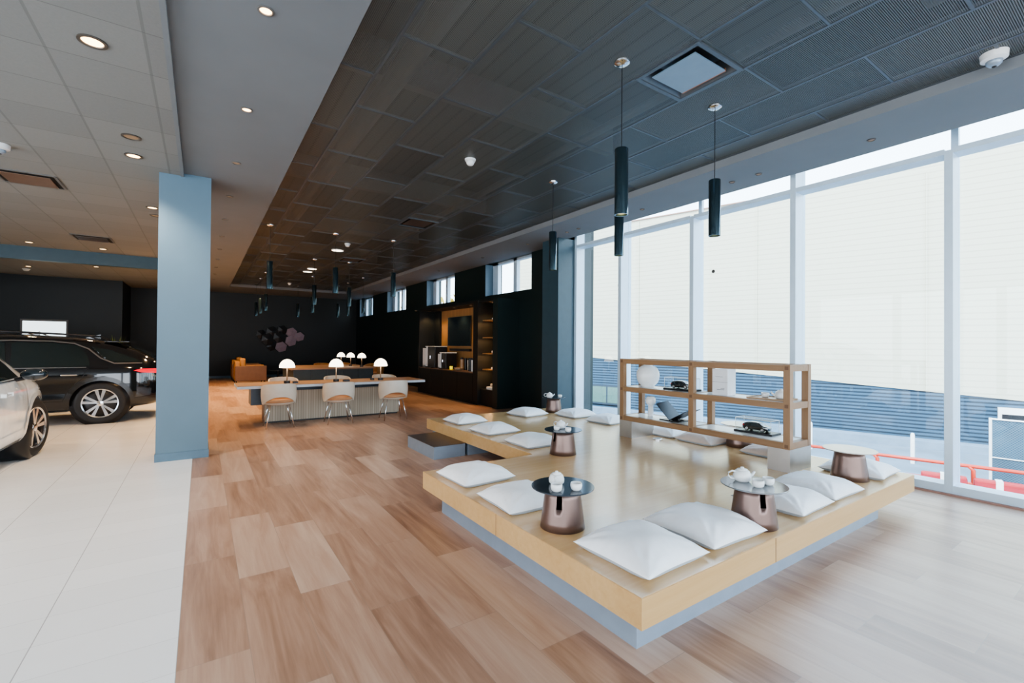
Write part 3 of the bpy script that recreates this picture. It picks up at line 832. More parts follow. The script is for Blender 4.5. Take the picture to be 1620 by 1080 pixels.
def patch(poly, side, off, cut=.07):
    """lay the side-view polygon poly (x, z) on the flank of the body"""
    b = BM(); f = b.faces.new([b.verts.new((x, 0, z)) for x, z in poly])
    bmesh.ops.triangulate(b, faces=[f])
    for _ in range(4):
        es = [e for e in b.edges if e.calc_length() > cut]
        if not es: break
        bmesh.ops.subdivide_edges(b, edges=es, cuts=1)
        bmesh.ops.triangulate(b, faces=[f for f in b.faces if len(f.verts) > 3])
    for v in b.verts:
        hit = _car['bvh'].ray_cast(Vector((v.co.x, side * 2, v.co.z)), Vector((0, -side, 0)))
        if hit[0] is not None:
            nn_ = hit[1] if hit[1].y * side > 0 else -hit[1]
            v.co = hit[0] + nn_ * off
        else: v.co.y = side * .7
    return b
def ribbon(pts, w):
    L, R = [], []
    for i, p in enumerate(pts):
        a = Vector(pts[max(i - 1, 0)]); c = Vector(pts[min(i + 1, len(pts) - 1)]); d = (c - a).normalized(); n_ = Vector((-d.y, d.x)) * w / 2
        L.append(tuple(Vector(p) + n_)); R.append(tuple(Vector(p) - n_))
    return L, R
def ribpatch(b, pts, w, side, off):
    L, R = ribbon(pts, w)
    for i in range(len(pts) - 1):
        bb = patch([L[i], L[i + 1], R[i + 1], R[i]], side, off, .08)
        me = bpy.data.meshes.new('x'); bb.to_mesh(me); bb.free(); b.from_mesh(me); bpy.data.meshes.remove(me)
    return b
def dense(pts, k=4):
    o = []
    for a, c in zip(pts, pts[1:]):
        for i in range(k): o.append((lerp(a[0], c[0], i / k), lerp(a[1], c[1], i / k)))
    return o + [pts[-1]]
def wheel_parts(parent, x, side, steer=0):
    w = bpy.data.objects.new('wheel', None)
    tb = lathe(BM(), [(.255, -.11), (.31, -.125), (.352, -.115), (.374, -.09), (.378, -.04), (.378, .04), (.374, .09), (.352, .115), (.31, .125), (.255, .11)], 56, (0, 0, 0), 'y', cap=False)
    # tread grooves
    o = meshobj('wheel', tb, M['tyre'], parent, auto=40); o.location = (x, side * .835, .378); o.rotation_euler = (0, 0, steer + (0 if side > 0 else PI))
    # local +y is outboard
    b = lathe(BM(), [(.262, .125), (.262, .10), (.235, .085), (.235, -.08), (.262, -.09)], 48, axis='y', cap=False); meshobj('rim_barrel', b, M['bronze_dk'], o, auto=40)
    b = lathe(BM(), [(.245, .112), (.262, .122), (.268, .115), (.262, .10), (.245, .10)], 56, axis='y', cap=False); meshobj('rim_ring', b, M['rim'], o, auto=40)
    b = BM()
    for k in range(5):
        a = 2 * PI * k / 5 + PI / 2
        for da, da2 in ((-.13, -.30), (.13, .30)):
            p0 = Vector((math.cos(a + da * 1.2) * .05, .105, math.sin(a + da * 1.2) * .05)); p1 = Vector((math.cos(a + da2 * .75) * .25, .112, math.sin(a + da2 * .75) * .25))
            d = (p1 - p0).normalized(); s = Vector((-d.z, 0, d.x))
            q8 = []
            for p, hw, dp in ((p0, .014, .05), (p1, .027, .03)):
                q8 += [p + s * hw, p - s * hw, p - s * hw * .8 + Vector((0, -dp, 0)), p + s * hw * .8 + Vector((0, -dp, 0))]
            vv = [b.verts.new(p) for p in q8]
            for f in ((0, 1, 2, 3), (4, 7, 6, 5), (0, 4, 5, 1), (1, 5, 6, 2), (2, 6, 7, 3), (3, 7, 4, 0)): b.faces.new([vv[i] for i in f])
    meshobj('spokes', b, M['rim'], o)
    meshobj('hub_cap', lathe(BM(), [(.05, .06), (.05, .115), (.03, .12), (0, .12)], 20, axis='y'), M['chrome'], o, auto=30)
    meshobj('brake_disc', lathe(BM(), [(.19, .0), (.19, .012), (.19, .02), (0, .02)], 32, axis='y'), M['plinth'], o)
    return o
def make_car(name, label, paint, loc, rotz, steer=0, full=True, extras=True):
    t = thing(name, label, 'car', loc, rotz)
    me = _car['body'].copy(); me.materials.append(paint)
    bo = bpy.data.objects.new('body', me); link(bo); bo.parent = t
    for side in (-1, 1):
        # glasshouse: front and rear door glass, quarter glass
        meshobj('front_window', patch([(.98, 1.06), (.80, 1.22), (.45, 1.40), (.12, 1.475), (-.12, 1.485), (-.18, 1.045)], side, .006), M['carglass'], t, smooth=True)
        meshobj('rear_window', patch([(-.24, 1.045), (-.20, 1.485), (-.7, 1.475), (-1.05, 1.43), (-1.2, 1.25), (-1.24, 1.06)], side, .006), M['carglass'], t, smooth=True)
        meshobj('quarter_glass', patch([(-1.33, 1.33), (-1.22, 1.42), (-1.5, 1.35), (-1.85, 1.20), (-1.98, 1.125), (-1.62, 1.12), (-1.45, 1.17)], side, .006), M['carglass'], t, smooth=True)
        b = BM(); ribpatch(b, dense([(.85, 1.24), (.45, 1.435), (.12, 1.505), (-.2, 1.515), (-.7, 1.505), (-1.0, 1.465), (-1.2, 1.37), (-1.38, 1.20), (-1.58, 1.10), (-1.98, 1.10)], 3), .022, side, .011); meshobj('chrome_window_line', b, M['chrome'], t, smooth=True)
        meshobj('chrome_belt_line', ribpatch(BM(), dense([(1.0, 1.035), (-1.2, 1.035)], 14), .014, side, .011), M['chrome'], t, smooth=True)
        b = BM(); ribpatch(b, dense([(-.18, 1.02), (-.2, .45)], 8), .008, side, .004); ribpatch(b, dense([(1.02, 1.0), (1.0, .45)], 8), .008, side, .004)
        ribpatch(b, dense([(-1.22, 1.03), (-1.15, .85), (-.95, .6), (-.9, .45)], 4), .008, side, .004)
        meshobj('door_seams', b, M['black'], t)
        for x in (-.98, .2):
            b = BM(); box(b, x - .11, x + .11, side * .955, side * .985, .895, .92, .008); meshobj('door_handle', b, M['chrome'] if paint is M['carblack'] else paint, t)
        # wheel arch cladding and sill
        for x in (-1.40, 1.40):
            pts = [(x + .455 * math.cos(a), .375 + .455 * math.sin(a)) for a in [PI * (-.06) + PI * 1.12 * k / 22 for k in range(23)]]
            b = ribpatch(BM(), pts, .075, side, .013)
            meshobj('arch_cladding', b, M['cladding'] if paint is not M['carwhite'] else paint, t, smooth=True)
            b = lathe(BM(), [(.424, side * .64), (.424, side * .93)] if side > 0 else [(.424, -.93), (.424, -.64)], 40, (x, 0, .375), 'y')
            meshobj('wheel_liner', b, M['black'], t, smooth=True)
        b = ribpatch(BM(), dense([(.96, .34), (-.96, .34)], 16), .20, side, .010); meshobj('sill_cladding', b, M['cladding'] if paint is not M['carwhite'] else M['carwhite'], t, smooth=True)
        b = ribpatch(BM(), dense([(.94, .255), (-.94, .255)], 16), .016, side, .018); meshobj('sill_strip', b, M['chrome'], t, smooth=True)
        meshobj('rear_corner_cladding', patch([(-1.86, .28), (-1.84, .44), (-2.24, .50), (-2.25, .33)], side, .010), M['cladding'], t, smooth=True)
        meshobj('tail_lamp', patch([(-1.86, .965), (-1.98, .995), (-2.22, .99), (-2.27, .93), (-2.22, .90), (-1.98, .925)], side, .014), M['tail'], t, smooth=True)
        meshobj('head_lamp', patch([(1.86, .86), (1.95, .87), (2.26, .74), (2.22, .68), (1.98, .78)], side, .012), M['chrome'], t, smooth=True)
        b = BM(); r_ = bmesh.ops.create_uvsphere(b, u_segments=20, v_segments=12, radius=1)
        for v in b.verts: v.co = Vector((v.co.x * .075, v.co.y * .125, v.co.z * .075)) + Vector((.80, side * 1.05, 1.10))
        mo = meshobj('door_mirror', b, M['black_gloss'], t, smooth=True)
        meshobj('mirror_stalk', tube(BM(), [(.82, side * .86, 1.03), (.82, side * .97, 1.06)], .025, 8), M['black'], mo)
        # roof rail
        pts = [(x, side * .60, interp(ROOF, x) + .045) for x in (-1.35, -1.2, -.8, -.4, 0, .3, .42)]
        pts[0] = (pts[0][0], pts[0][1], pts[0][2] - .05); pts[-1] = (pts[-1][0], pts[-1][1], pts[-1][2] - .05)
        meshobj('roof_rail', tube(BM(), pts, .016, 8), M['black'], t, smooth=True)
    for x in (-1.40, 1.40):
        for side in (-1, 1): wheel_parts(t, x, side, steer if x > 0 else 0)
    # windscreen & rear glass
    def top_patch(xs, w0, w1, name, mat, off=.006):
        b = BM(); g = {}
        for i, x in enumerate(xs):
            for j in range(9):
                y = lerp(-1, 1, j / 8) * lerp(w0, w1, i / (len(xs) - 1))
                h = _car['bvh'].ray_cast(Vector((x, y, 3)), Vector((0, 0, -1))); p = h[0] + h[1] * off if h[0] else Vector((x, y, interp(ROOF, x)))
                g[i, j] = b.verts.new(p)
        for i in range(len(xs) - 1):
            for j in range(8): b.faces.new((g[i, j], g[i + 1, j], g[i + 1, j + 1], g[i, j + 1]))
        meshobj(name, b, mat, t, smooth=True)
    top_patch([.52, .7, .85, 1.0, 1.15, 1.28], .56, .66, 'windscreen', M['carglass'])
    top_patch([-1.62, -1.75, -1.88, -2.0, -2.12], .54, .60, 'rear_screen', M['carglass'])
    b = BM(); box(b, -1.76, -1.40, -.58, .58, 1.50, 1.525, .01); meshobj('rear_spoiler', b, paint, t)
    b = BM(); 
    for v in [(-1.15, 0, 1.60), ]: 
        prism(b, [(-1.27, -.02), (-1.05, -.006), (-1.05, .006), (-1.27, .02)], 1.56, 1.585); vs_ = [vv for vv in b.verts if vv.co.z > 1.57 and vv.co.x < -1.2]
        for vv in vs_: vv.co.z += .07
    meshobj('roof_antenna', b, paint, t)
    return t
build_car_data()
black = make_car('suv', 'glossy black suv parked side on behind the column, tail lamp lit', M['carblack'], (-2.93 + 0, 12.165, 0), PI)
# rear wheel at local x -1.40 -> with rotation pi it is +1.40 from the centre
black.location = (-1.53 - 1.40, 11.33 + .835, 0)
white = make_car('suv', 'white suv cut by the frame edge, front wheel and mirror showing', M['carwhite'], (-1.90 - .835, 8.5 - 1.40, 0), PI / 2, steer=-.16)
dark2 = make_car('suv', 'dark suv mostly hidden behind the black suv, only its roof showing', M['carblack'], (-4.6, 15.9, .08), PI)
dark2.scale = (1.02, 1.02, 1.06); dark2.location.z = 0
# yellow window sticker on the black car
b = patch([(.12, 1.08), (.55, 1.08), (.50, 1.27), (.18, 1.30)], 1, .012); o = meshobj('window_sticker', b, M['yellow'], black)

# display cases with model cars
def mini(label, loc, rot, s=.058):
    t = thing('display_case', label, 'display case', loc, rot, 'model cars in clear cases')
    meshobj('base', mbox(-.20, .20, -.095, .095, 0, .022, .003), M['black'], t)
    b = mbox(-.185, .185, -.085, .085, .022, .15); cv = meshobj('clear_cover', b, M['acrylic'], t)
    b = BM()
    for sx in (-1, 1):
        for sy in (-1, 1): box(b, sx * .185 - .0015, sx * .185 + .0015, sy * .085 - .0015, sy * .085 + .0015, .022, .151)
        box(b, sx * .185 - .0015, sx * .185 + .0015, -.085, .085, .149, .152); box(b, -.185, .185, sx * .085 - .0015, sx * .085 + .0015, .149, .152)
    meshobj('cover_edges', b, M['ceramic'], cv)
    me = _car['body'].copy(); me.materials.append(M['carblack'])
    o = bpy.data.objects.new('model_car', me); link(o); o.parent = t; o.location = (0, 0, .022); o.scale = (s, s, s)
    for ch in black.children:
        if ch.name.split('.')[0] in ('front_window', 'rear_window', 'quarter_glass', 'chrome_window_line', 'wheel', 'windscreen', 'rear_screen', 'tail_lamp', 'head_lamp'):
            c = ch.copy(); link(c); c.parent = o
            if ch.name.startswith('wheel'): c.data = wheelmesh
    return t
# one-piece little wheel for the models
b = lathe(BM(), [(0, .11), (.24, .11), (.25, .13), (.262, .12), (.31, .125), (.352, .115), (.378, .04), (.378, -.04), (.352, -.115), (.1, -.115), (0, -.115)], 32, axis='y')
for f in b.faces:
    c = f.calc_center_median()
    if math.hypot(c.x, c.z) < .27 and c.y > 0: f.material_index = 1
wm = bpy.data.meshes.new('model_wheel'); bmesh.ops.recalc_face_normals(b, faces=b.faces); b.to_mesh(wm); b.free(); wm.materials.append(M['tyre']); wm.materials.append(M['rim']); wheelmesh = wm
mini('black model car in a clear case on the upper shelf beside the moon jar', (4.80, 3.42, ZU), PI / 2 + PI)
mini('black model car in a clear case on the lower shelf near the shelf end', (4.86, 2.55, ZL), PI / 2 + PI)

# ------------------------------------------------------------------ work table, chairs, lamps
t = thing('work_table', 'long wooden work table with slatted front and chairs around it', 'table')
meshobj('tabletop', mbox(.53, 4.03, 9.31, 10.25, .735, .742), M['table_wood'], t)
meshobj('edge_band', mbox(.525, 4.035, 9.305, 10.255, .69, .735), M['table_edge'], t)
meshobj('slatted_front', mbox(.985, 3.59, 9.70, 9.73, .03, .60), M['slat'], t)
meshobj('core', mbox(.99, 3.585, 9.73, 10.15, .03, .60), M['navy'], t)
meshobj('toe_kick', mbox(1.0, 3.57, 9.74, 10.14, 0, .03), M['black'], t)
meshobj('apron', mbox(.99, 3.585, 9.76, 10.1, .60, .69), M['navy'], t)
meshobj('end_panel', mbox(.76, .98, 9.62, 10.1, .36, .69), M['navy'], t)
def table_lamp(x, y, z, label, group):
    t = thing('table_lamp', label, 'lamp', (x, y, z), 0, group)
    meshobj('base', lathe(BM(), [(0, 0), (.055, 0), (.055, .045), (.05, .05), (0, .05)], 24), M['black'], t, auto=40)
    meshobj('stem', tube(BM(), [(0, 0, .05), (0, 0, .33)], .011, 10), M['copper'], t, smooth=True)
    prof = [(.139 * math.cos(a), .30 + .16 * math.sin(a)) for a in [PI / 2 * k / 10 for k in range(11)]]
    prof = [(0, .302), (.12, .302)] + prof[:-1] + [(0, .46)]
    meshobj('dome_shade', lathe(BM(), prof, 36), M['lampglow'], t, smooth=True)
    return t
l0 = table_lamp(1.36, 9.66, .742, 'lit white dome lamp on the work table, first from the sofas side', 'dome lamps on the work table')
dup(l0, (2.26, 9.66, .742), 0, 'lit white dome lamp standing at the middle of the work table')
dup(l0, (3.15, 9.60, .742), 0, 'lit white dome lamp on the work table, nearest the coffee cabinet')
for (x, y, w_, l) in ((1.50, 9.62, .09, 'small black desk box beside the first work table lamp'), (2.44, 9.58, .12, 'small black desk tray beside the middle work table lamp'), (3.02, 9.75, .07, 'small black pen holder beside the lamp near the coffee cabinet')):
    b = BM(); box(b, x - w_ / 2, x + w_ / 2, y - .04, y + .04, .742, .775, .004); box(b, x - w_ / 2 + .008, x + w_ / 2 - .008, y - .032, y + .032, .775, .781); o = meshobj('desk_box', b, M['black']); tag(o, l, 'box')
def make_chair(label, group, seatmat):
    t = thing('armchair', label, 'chair', (0, 0, 0), 0, group)
    # back faces -y: the shell wraps from -x round the back (-y) to +x
    b = BM(); n = 28; rows = 7; gi = {}; go = {}
    for i in range(n + 1):
        a = -PI / 2 + lerp(-1.75, 1.75, i / n); k = abs(lerp(-1, 1, i / n))
        ztop = .79 - .085 * k ** 3; zbot = .545 - .14 * k ** 1.6 + .0 
        if k > .75: zbot = .44
        zbot = lerp(.555, .42, min(1, k / .7) ** 2)
        for j in range(rows + 1):
            z = lerp(zbot, ztop, j / rows); rr = .272 + .012 * math.sin(PI * j / rows) + .012 * (j / rows)
            for g, d in ((go, 0), (gi, -.028)):
                r = rr + d + (.014 - .0 if False else 0)
                g[i, j] = b.verts.new((math.cos(a) * r, math.sin(a) * r, z))
    for i in range(n):
        for j in range(rows):
            b.faces.new((go[i, j], go[i + 1, j], go[i + 1, j + 1], go[i, j + 1])); b.faces.new((gi[i, j], gi[i, j + 1], gi[i + 1, j + 1], gi[i + 1, j]))
        b.faces.new((go[i, 0], gi[i, 0], gi[i + 1, 0], go[i + 1, 0])); b.faces.new((go[i, rows], go[i + 1, rows], gi[i + 1, rows], gi[i, rows]))
    for i in (0, n):
        for j in range(rows): b.faces.new((go[i, j], go[i, j + 1], gi[i, j + 1], gi[i, j]))
    meshobj('backrest', b, M['chair_shell'], t, auto=50)
    meshobj('seat_shell', lathe(BM(), [(0, .40), (.20, .405), (.252, .43), (.262, .45), (0, .45)], 36), M['chair_shell'], t, auto=50)
    meshobj('seat', lathe(BM(), [(0, .45), (.25, .45), (.262, .465), (.258, .492), (.235, .508), (.1, .514), (0, .514)], 36), seatmat, t, smooth=True)
    for sx in (-1, 1):
        for sy in (-1, 1): meshobj('leg', tube(BM(), [(sx * .15, sy * .14, .41), (sx * .225, sy * .215, 0)], .011, 8, .009), M['chrome'], t, smooth=True)
    return t
c0 = make_chair('beige tub chair at the work table, nearest the sofas, back to the camera', 'tub chairs at the work table', M['tan'])
c0.location = (1.17, 9.22, 0); c0.rotation_euler = (0, 0, .0)
dup(c0, (2.18, 9.10, 0), -.05, 'beige tub chair with its back to the camera at the middle of the work table')
dup(c0, (3.22, 9.02, 0), -.08, 'beige tub chair with its back to the camera, nearest the coffee cabinet')
dup(c0, (1.42, 10.55, 0), PI, 'beige tub chair on the far side of the work table behind the first lamp')
dup(c0, (2.50, 10.55, 0), PI, 'beige tub chair on the far side of the work table behind the middle lamp')
dup(c0, (3.56, 10.55, 0), PI, 'beige tub chair on the far side of the work table behind the third lamp')

# second, far table with dark front
t = thing('conference_table', 'long far table with wooden top and dark panelled front', 'table')
meshobj('tabletop', mbox(2.25, 4.82, 15.2, 17.6, .70, .742), M['table_wood'], t)
meshobj('body', mbox(2.33, 4.76, 15.28, 17.5, 0, .70), M['teal'], t)
b = BM()
for i in range(5): box(b, 2.36 + i * .48, 2.80 + i * .48, 15.262, 15.28, .06, .68)
meshobj('front_panel', b, M['teal'], t)
l1 = table_lamp(4.14, 17.0, .742, 'small looking lit dome lamp on the far table, first of three', 'dome lamps on the far table')
dup(l1, (4.29, 16.3, .742), 0, 'lit dome lamp on the far table, middle of the three')
dup(l1, (4.47, 15.6, .742), 0, 'lit dome lamp on the far table, nearest the dark side wall')
wc = make_chair('brown tub chair behind the far table, first along its back', 'brown chairs behind the far table', M['tan'])
for ch in wc.children:
    if ch.name.startswith('backrest'): ch.data.materials[0] = M['cognac']
wc.location = (3.7, 18.0, 0); wc.rotation_euler = (0, 0, PI)
dup(wc, (4.5, 18.1, 0), PI, 'brown tub chair behind the far table, second along its back')
dup(wc, (5.15, 17.2, 0), PI / 2, 'brown tub chair at the end of the far table, farther one')
dup(wc, (5.15, 16.2, 0), PI / 2, 'brown tub chair at the end of the far table, nearer one')

# sofas
def sofa(loc, label):
    t = thing('lounge_armchair', label, 'armchair', loc, 0, 'leather armchairs by the back wall')
    for y in (0, .98):
        meshobj('arm', mbox(0, 1.0, y, y + .12, .14, .68, .02), M['brown'] if y == 0 else M['cognac'], t)
    meshobj('back', mbox(0, .16, .12, .98, .14, .84, .03), M['cognac'], t)
    meshobj('seat_cushion', mbox(.16, .98, .125, .975, .24, .46, .04), M['cognac'], t)
    b = mbox(.15, .34, .2, .85, .46, .95, .06); meshobj('back_cushion', b, M['cognac'], t)
    for x in (.05, .93):
        for y in (.06, 1.04): meshobj('leg', tube(BM(), [(x, y, 0), (x, y, .15)], .015, 8), M['black'], t)
sofa((1.0, 19.0, 0), 'cognac leather armchair with brown side panel, nearer of the pair')
sofa((1.0, 20.9, 0), 'cognac leather armchair next to the back wall, farther of the pair')
t = thing('coffee_table', 'small low dark table between the leather armchairs and far table', 'table', (2.6, 20.8, 0))
meshobj('top', lathe(BM(), [(0, .40), (.35, .40), (.35, .42), (0, .42)], 28), M['disc'], t, auto=30); meshobj('base', lathe(BM(), [(.2, 0), (.05, .03), (.04, .4), (0, .4)], 20), M['black'], t, auto=40)

# wall sculpture
t = thing('wall_sculpture', 'cluster of hexagonal relief blocks coloured as pink lit and black on the back wall', 'sculpture', (2.9, YB, 1.7))
def hexa(x, z, r, d, mat):
    b = BM(); a = [b.verts.new((x + r * math.cos(PI / 3 * k + .3), -d, z + r * math.sin(PI / 3 * k + .3))) for k in range(6)]
    c = [b.verts.new((x + r * math.cos(PI / 3 * k + .3), 0, z + r * math.sin(PI / 3 * k + .3))) for k in range(6)]
    m_ = b.verts.new((x, -d - .05 , z))
    for k in range(6): j = (k + 1) % 6; b.faces.new((a[k], a[j], c[j], c[k])); b.faces.new((a[j], a[k], m_))
    meshobj('hexagon', b, mat, t)
for (X, Z, r, d, m) in [(2.99, 1.35, .25, .16, 'art_pink_lit'), (3.38, 1.62, .25, .22, 'art_pink_lit'), (3.42, 2.0, .24, .14, 'art_pink_lit'), (3.74, 1.82, .22, .2, 'art_pink_lit'), (2.9, 1.78, .26, .2, 'art_black'), (2.62, 2.02, .26, .12, 'art_black'), (2.45, 1.68, .28, .18, 'art_black'), (2.2, 1.9, .22, .1, 'art_black'), (2.62, 1.38, .22, .08, 'art_black'), (3.05, 2.12, .22, .1, 'art_black')]:
    hexa(X - 2.9, Z - 1.7, r, d, M[m])

# ------------------------------------------------------------------ coffee cabinet
XC, XW = 5.75, XF - .004
t = thing('coffee_cabinet', 'tall dark built in coffee cabinet with lit wood back panel', 'cabinet')
meshobj('base_unit', mbox(XC, XW, 10.22, 13.7, .0, .775), M['darkwall'], t)
b = BM()
for i in range(4): box(b, XC - .012, XC, 10.25 + i * .86, 10.25 + i * .86 + .85, .08, .77)
meshobj('door', b, M['darkwall'], t)
meshobj('side_panel', mbox(XC - .02, XW, 13.7, 13.78, 0, 2.62), M['darkwall'], t)
meshobj('divider_panel', mbox(XC - .02, XW, 9.98, 10.22, 0, 2.62), M['darkwall'], t)
meshobj('top_panel', mbox(XC - .02, XW, 10.22, 13.7, 2.56, 2.62), M['darkwall'], t)
meshobj('back_panel', mbox(XW - .03, XW, 10.22, 13.33, .81, 2.56), M['amber_wood'], t)
meshobj('back_door', mbox(XW - .10, XW, 13.33, 13.7, .81, 2.56), M['darkwall'], t)
o = meshobj('countertop', mbox(XC - .02, XW - .03, 10.22, 13.7, .775, .80, .002), M['brown']); tag(o, 'brown stone countertop of the coffee cabinet', 'countertop')
tv = thing('television', 'large black wall television in the coffee cabinet', 'television', (XW - .03, 0, 0))
meshobj('screen', mbox(-.07, -.03, 11.33, 12.75, 1.47, 2.33, .004), M['black_gloss'], tv); meshobj('mount', mbox(-.03, 0, 11.8, 12.3, 1.7, 2.1), M['black'], tv)
o = meshobj('sound_bar', mbox(XW - .11, XW - .03, 11.35, 12.6, 1.32, 1.39, .005), M['black']); tag(o, 'slim black sound bar below the television', 'speaker')
def machine(x, y, w, d, h, label):
    t = thing('coffee_machine', label, 'coffee machine', (x, y, .80))
    meshobj('housing', mbox(-.02, d, 0, w * .62, 0, h, .02), M['black'], t)
    meshobj('side_cheek', mbox(-.03, d, w * .62, w * .72, 0, h, .01), M['white_plastic'], t)
    b = BM(); box(b, -.05, d, -.01, w * .74, h - .022, h, .005); meshobj('top_cover', b, M['white_plastic'], t)
    b = BM(); box(b, -.04, .02, w * .72, w, 0, h * .9, .01); box(b, -.04, d * .7, w * .72, w, 0, .05); meshobj('milk_unit', b, M['white_plastic'], t)
    meshobj('nozzle', tube(BM(), [(-.05, w * .3, h * .55), (-.05, w * .3, h * .42)], .02, 8), M['chrome'], t); meshobj('drip_tray', mbox(-.12, 0, .02, w * .55, 0, .03, .004), M['black'], t)
machine(5.86, 12.78, .85, .4, .66, 'large black and white coffee machine on the cabinet counter')
machine(5.86, 12.02, .48, .34, .48, 'smaller black coffee machine with white trim beside the large one')
def canister(y, x, h, r, mat, l):
    t = thing('canister', l, 'canister', (x, y, .80), 0, 'canisters on the coffee counter')
    meshobj('can', lathe(BM(), [(0, 0), (r, 0), (r, h * .86), (0, h * .86)], 20), mat, t, auto=30); meshobj('lid', lathe(BM(), [(0, h * .86), (r * 1.04, h * .86), (r * .9, h), (0, h)], 20), M['black'], t, auto=30)
canister(11.60, 6.15, .34, .05, M['copper'], 'tan canister nearest the smaller coffee machine')
canister(11.38, 6.15, .33, .05, M['black'], 'black canister second along the coffee counter')
canister(11.18, 6.15, .33, .05, M['bookw'], 'pale canister third along the coffee counter')
canister(10.80, 5.98, .35, .055, M['black'], 'black canister in front on the coffee counter')
canister(10.66, 5.98, .35, .05, M['white_plastic'], 'white canister beside the front black one')
tag(meshobj('bowl', lathe(BM(), [(0, 0), (.06, 0), (.13, .07), (.125, .07), (.055, .01), (0, .01)], 24), M['copper'], smooth=True, loc=(5.88, 11.30, .80)), 'tan bowl on the coffee counter', 'bowl')
tag(meshobj('yellow_mug', lathe(BM(), [(0, 0), (.04, 0), (.045, .09), (.04, .09), (.035, .01), (0, .01)], 20), M['yellow'], smooth=True, loc=(5.90, 11.78, .80)), 'yellow mug in front of the coffee machines', 'mug')
o = thing('napkin_box', 'white napkin box at the end of the coffee counter', 'box', (6.1, 10.38, .80)); meshobj('carton', mbox(-.1, .1, -.12, .1, 0, .14, .006), M['black'], o); meshobj('napkins', mbox(-.09, .09, -.11, .09, .14, .21, .01), M['white'], o)

# bookcase
t = thing('bookcase', 'tall narrow dark bookcase with warm lit shelves beside the coffee cabinet', 'bookcase')
meshobj('side_panel', mbox(XC, XW, 9.08, 9.30, 0, 2.62), M['greenwall'], t)
meshobj('top_panel', mbox(XC, XW, 9.30, 9.98, 2.56, 2.62), M['darkwall'], t)
meshobj('base', mbox(XC + .06, XW, 9.30, 9.98, 0, .40), M['darkwall'], t)
meshobj('back_panel', mbox(XW - .03, XW, 9.30, 9.98, .40, 2.56), M['darkwall'], t)
SHZ = [.90, 1.30, 1.70, 2.13]
for z in SHZ: meshobj('shelf', mbox(XC + .12, XW - .03, 9.30, 9.98, z - .03, z), M['amber_wood'], t)
tag(meshobj('bottle_vase', lathe(BM(), [(0, 0), (.05, 0), (.06, .08), (.02, .16), (.018, .24), (0, .24)], 20), M['glass'], smooth=True, loc=(6.1, 9.52, SHZ[3] + .05)), 'clear bottle vase on the top shelf of the bookcase', 'vase')
def book(x, y, z, dx, dy, dz, mat, l, g=None):
    t = thing('book', l, 'book', (x, y, z), 0, g)
    meshobj('cover', mbox(0, dx, 0, dy, 0, dz, .002), mat, t); meshobj('pages', mbox(-.003, dx - .005, .006, dy - .006, .006, dz - .006), M['white'], t)
book(5.98, 9.42, SHZ[3], .2, .30, .05, M['bookw'], 'pale book lying flat on the top shelf of the bookcase')
book(5.98, 9.40, SHZ[1], .22, .32, .06, M['white'], 'white book lying flat on the third shelf down')
book(6.0, 9.42, SHZ[1] + .063, .03, .20, .32, M['bookb'], 'dark book standing upright on the white flat book')
book(5.98, 9.40, SHZ[0], .22, .34, .05, M['bookw'], 'pale book on the lowest bookcase shelf')
book(6.05, 9.36, SHZ[0] + .05, .2, .10, .40, M['white'], 'tall white book upright on the lowest bookcase shelf')
t = thing('framed_tray', 'white open frame box on the second shelf down', 'frame', (6.0, 9.36, SHZ[2]))
b = BM(); box(b, 0, .15, 0, .02, 0, .16); box(b, 0, .15, .30, .32, 0, .16); box(b, 0, .15, .02, .30, .14, .16); meshobj('frame', b, M['white'], t)
tag(meshobj('small_vase', lathe(BM(), [(0, 0), (.04, 0), (.05, .05), (.02, .12), (0, .12)], 20), M['ceramic'], smooth=True, loc=(6.07, 9.45, SHZ[2] + .16)), 'small white vase on the open frame box', 'vase')
t = thing('folded_towels', 'two folded white towels stacked at the bottom of the bookcase', 'towels', (5.86, 9.36, .40))
meshobj('towel', mbox(0, .3, 0, .42, 0, .07, .02), M['white'], t); meshobj('towel', mbox(.03, .28, .02, .28, .07, .15, .02), M['bookw'], t)

# ------------------------------------------------------------------ showroom wall opening, plant
t = bpy.data.objects.new('window_20', None); link(t); t['kind'] = 'structure'; t.location = (-4.75, 20.95, 0)
b = BM(); box(b, -.05, 1.07, -.05, 0, 2.17, 2.23); box(b, -.05, 0, -.05, 0, .9, 2.17); box(b, 1.02, 1.07, -.05, 0, .9, 2.17); box(b, .0, 1.02, -.05, 0, .85, .9)
struct('window_frame', b, M['trimring_w'], t)
M['officeglow'] = plain('bright_room_beyond', (.6, .65, .66), .5, emit=(.72, .84, .86), es=.55)
struct('window_pane', mbox(0, 1.02, -.012, -.006, .9, 2.17), M['officeglow'], t)
t = thing('potted_plant', 'tall leafy plant in a pot beyond the tail of the black suv', 'plant', (-2.2, 18.6, 0))
meshobj('pot', lathe(BM(), [(0, 0), (.16, 0), (.22, .4), (.2, .4), (.18, .36), (0, .36)], 24), M['black'], t, auto=40)
b = BM(); rr = random.Random(5)
for i in range(34):
    a = rr.uniform(0, 6.28); h = rr.uniform(.8, 1.75); l = rr.uniform(.15, .4); w = .03
    p0 = Vector((0, 0, .36)); p1 = Vector((math.cos(a) * l * .35, math.sin(a) * l * .35, h * .75)); p2 = Vector((math.cos(a) * l, math.sin(a) * l, h))
    s = Vector((-math.sin(a), math.cos(a), 0)) * w
    v = [b.verts.new(p) for p in (p0 - s * .3, p0 + s * .3, p1 + s, p1 - s, p2)]
    b.faces.new((v[0], v[1], v[2], v[3])); b.faces.new((v[3], v[2], v[4]))
meshobj('leaves', b, M['leafgreen'], t)

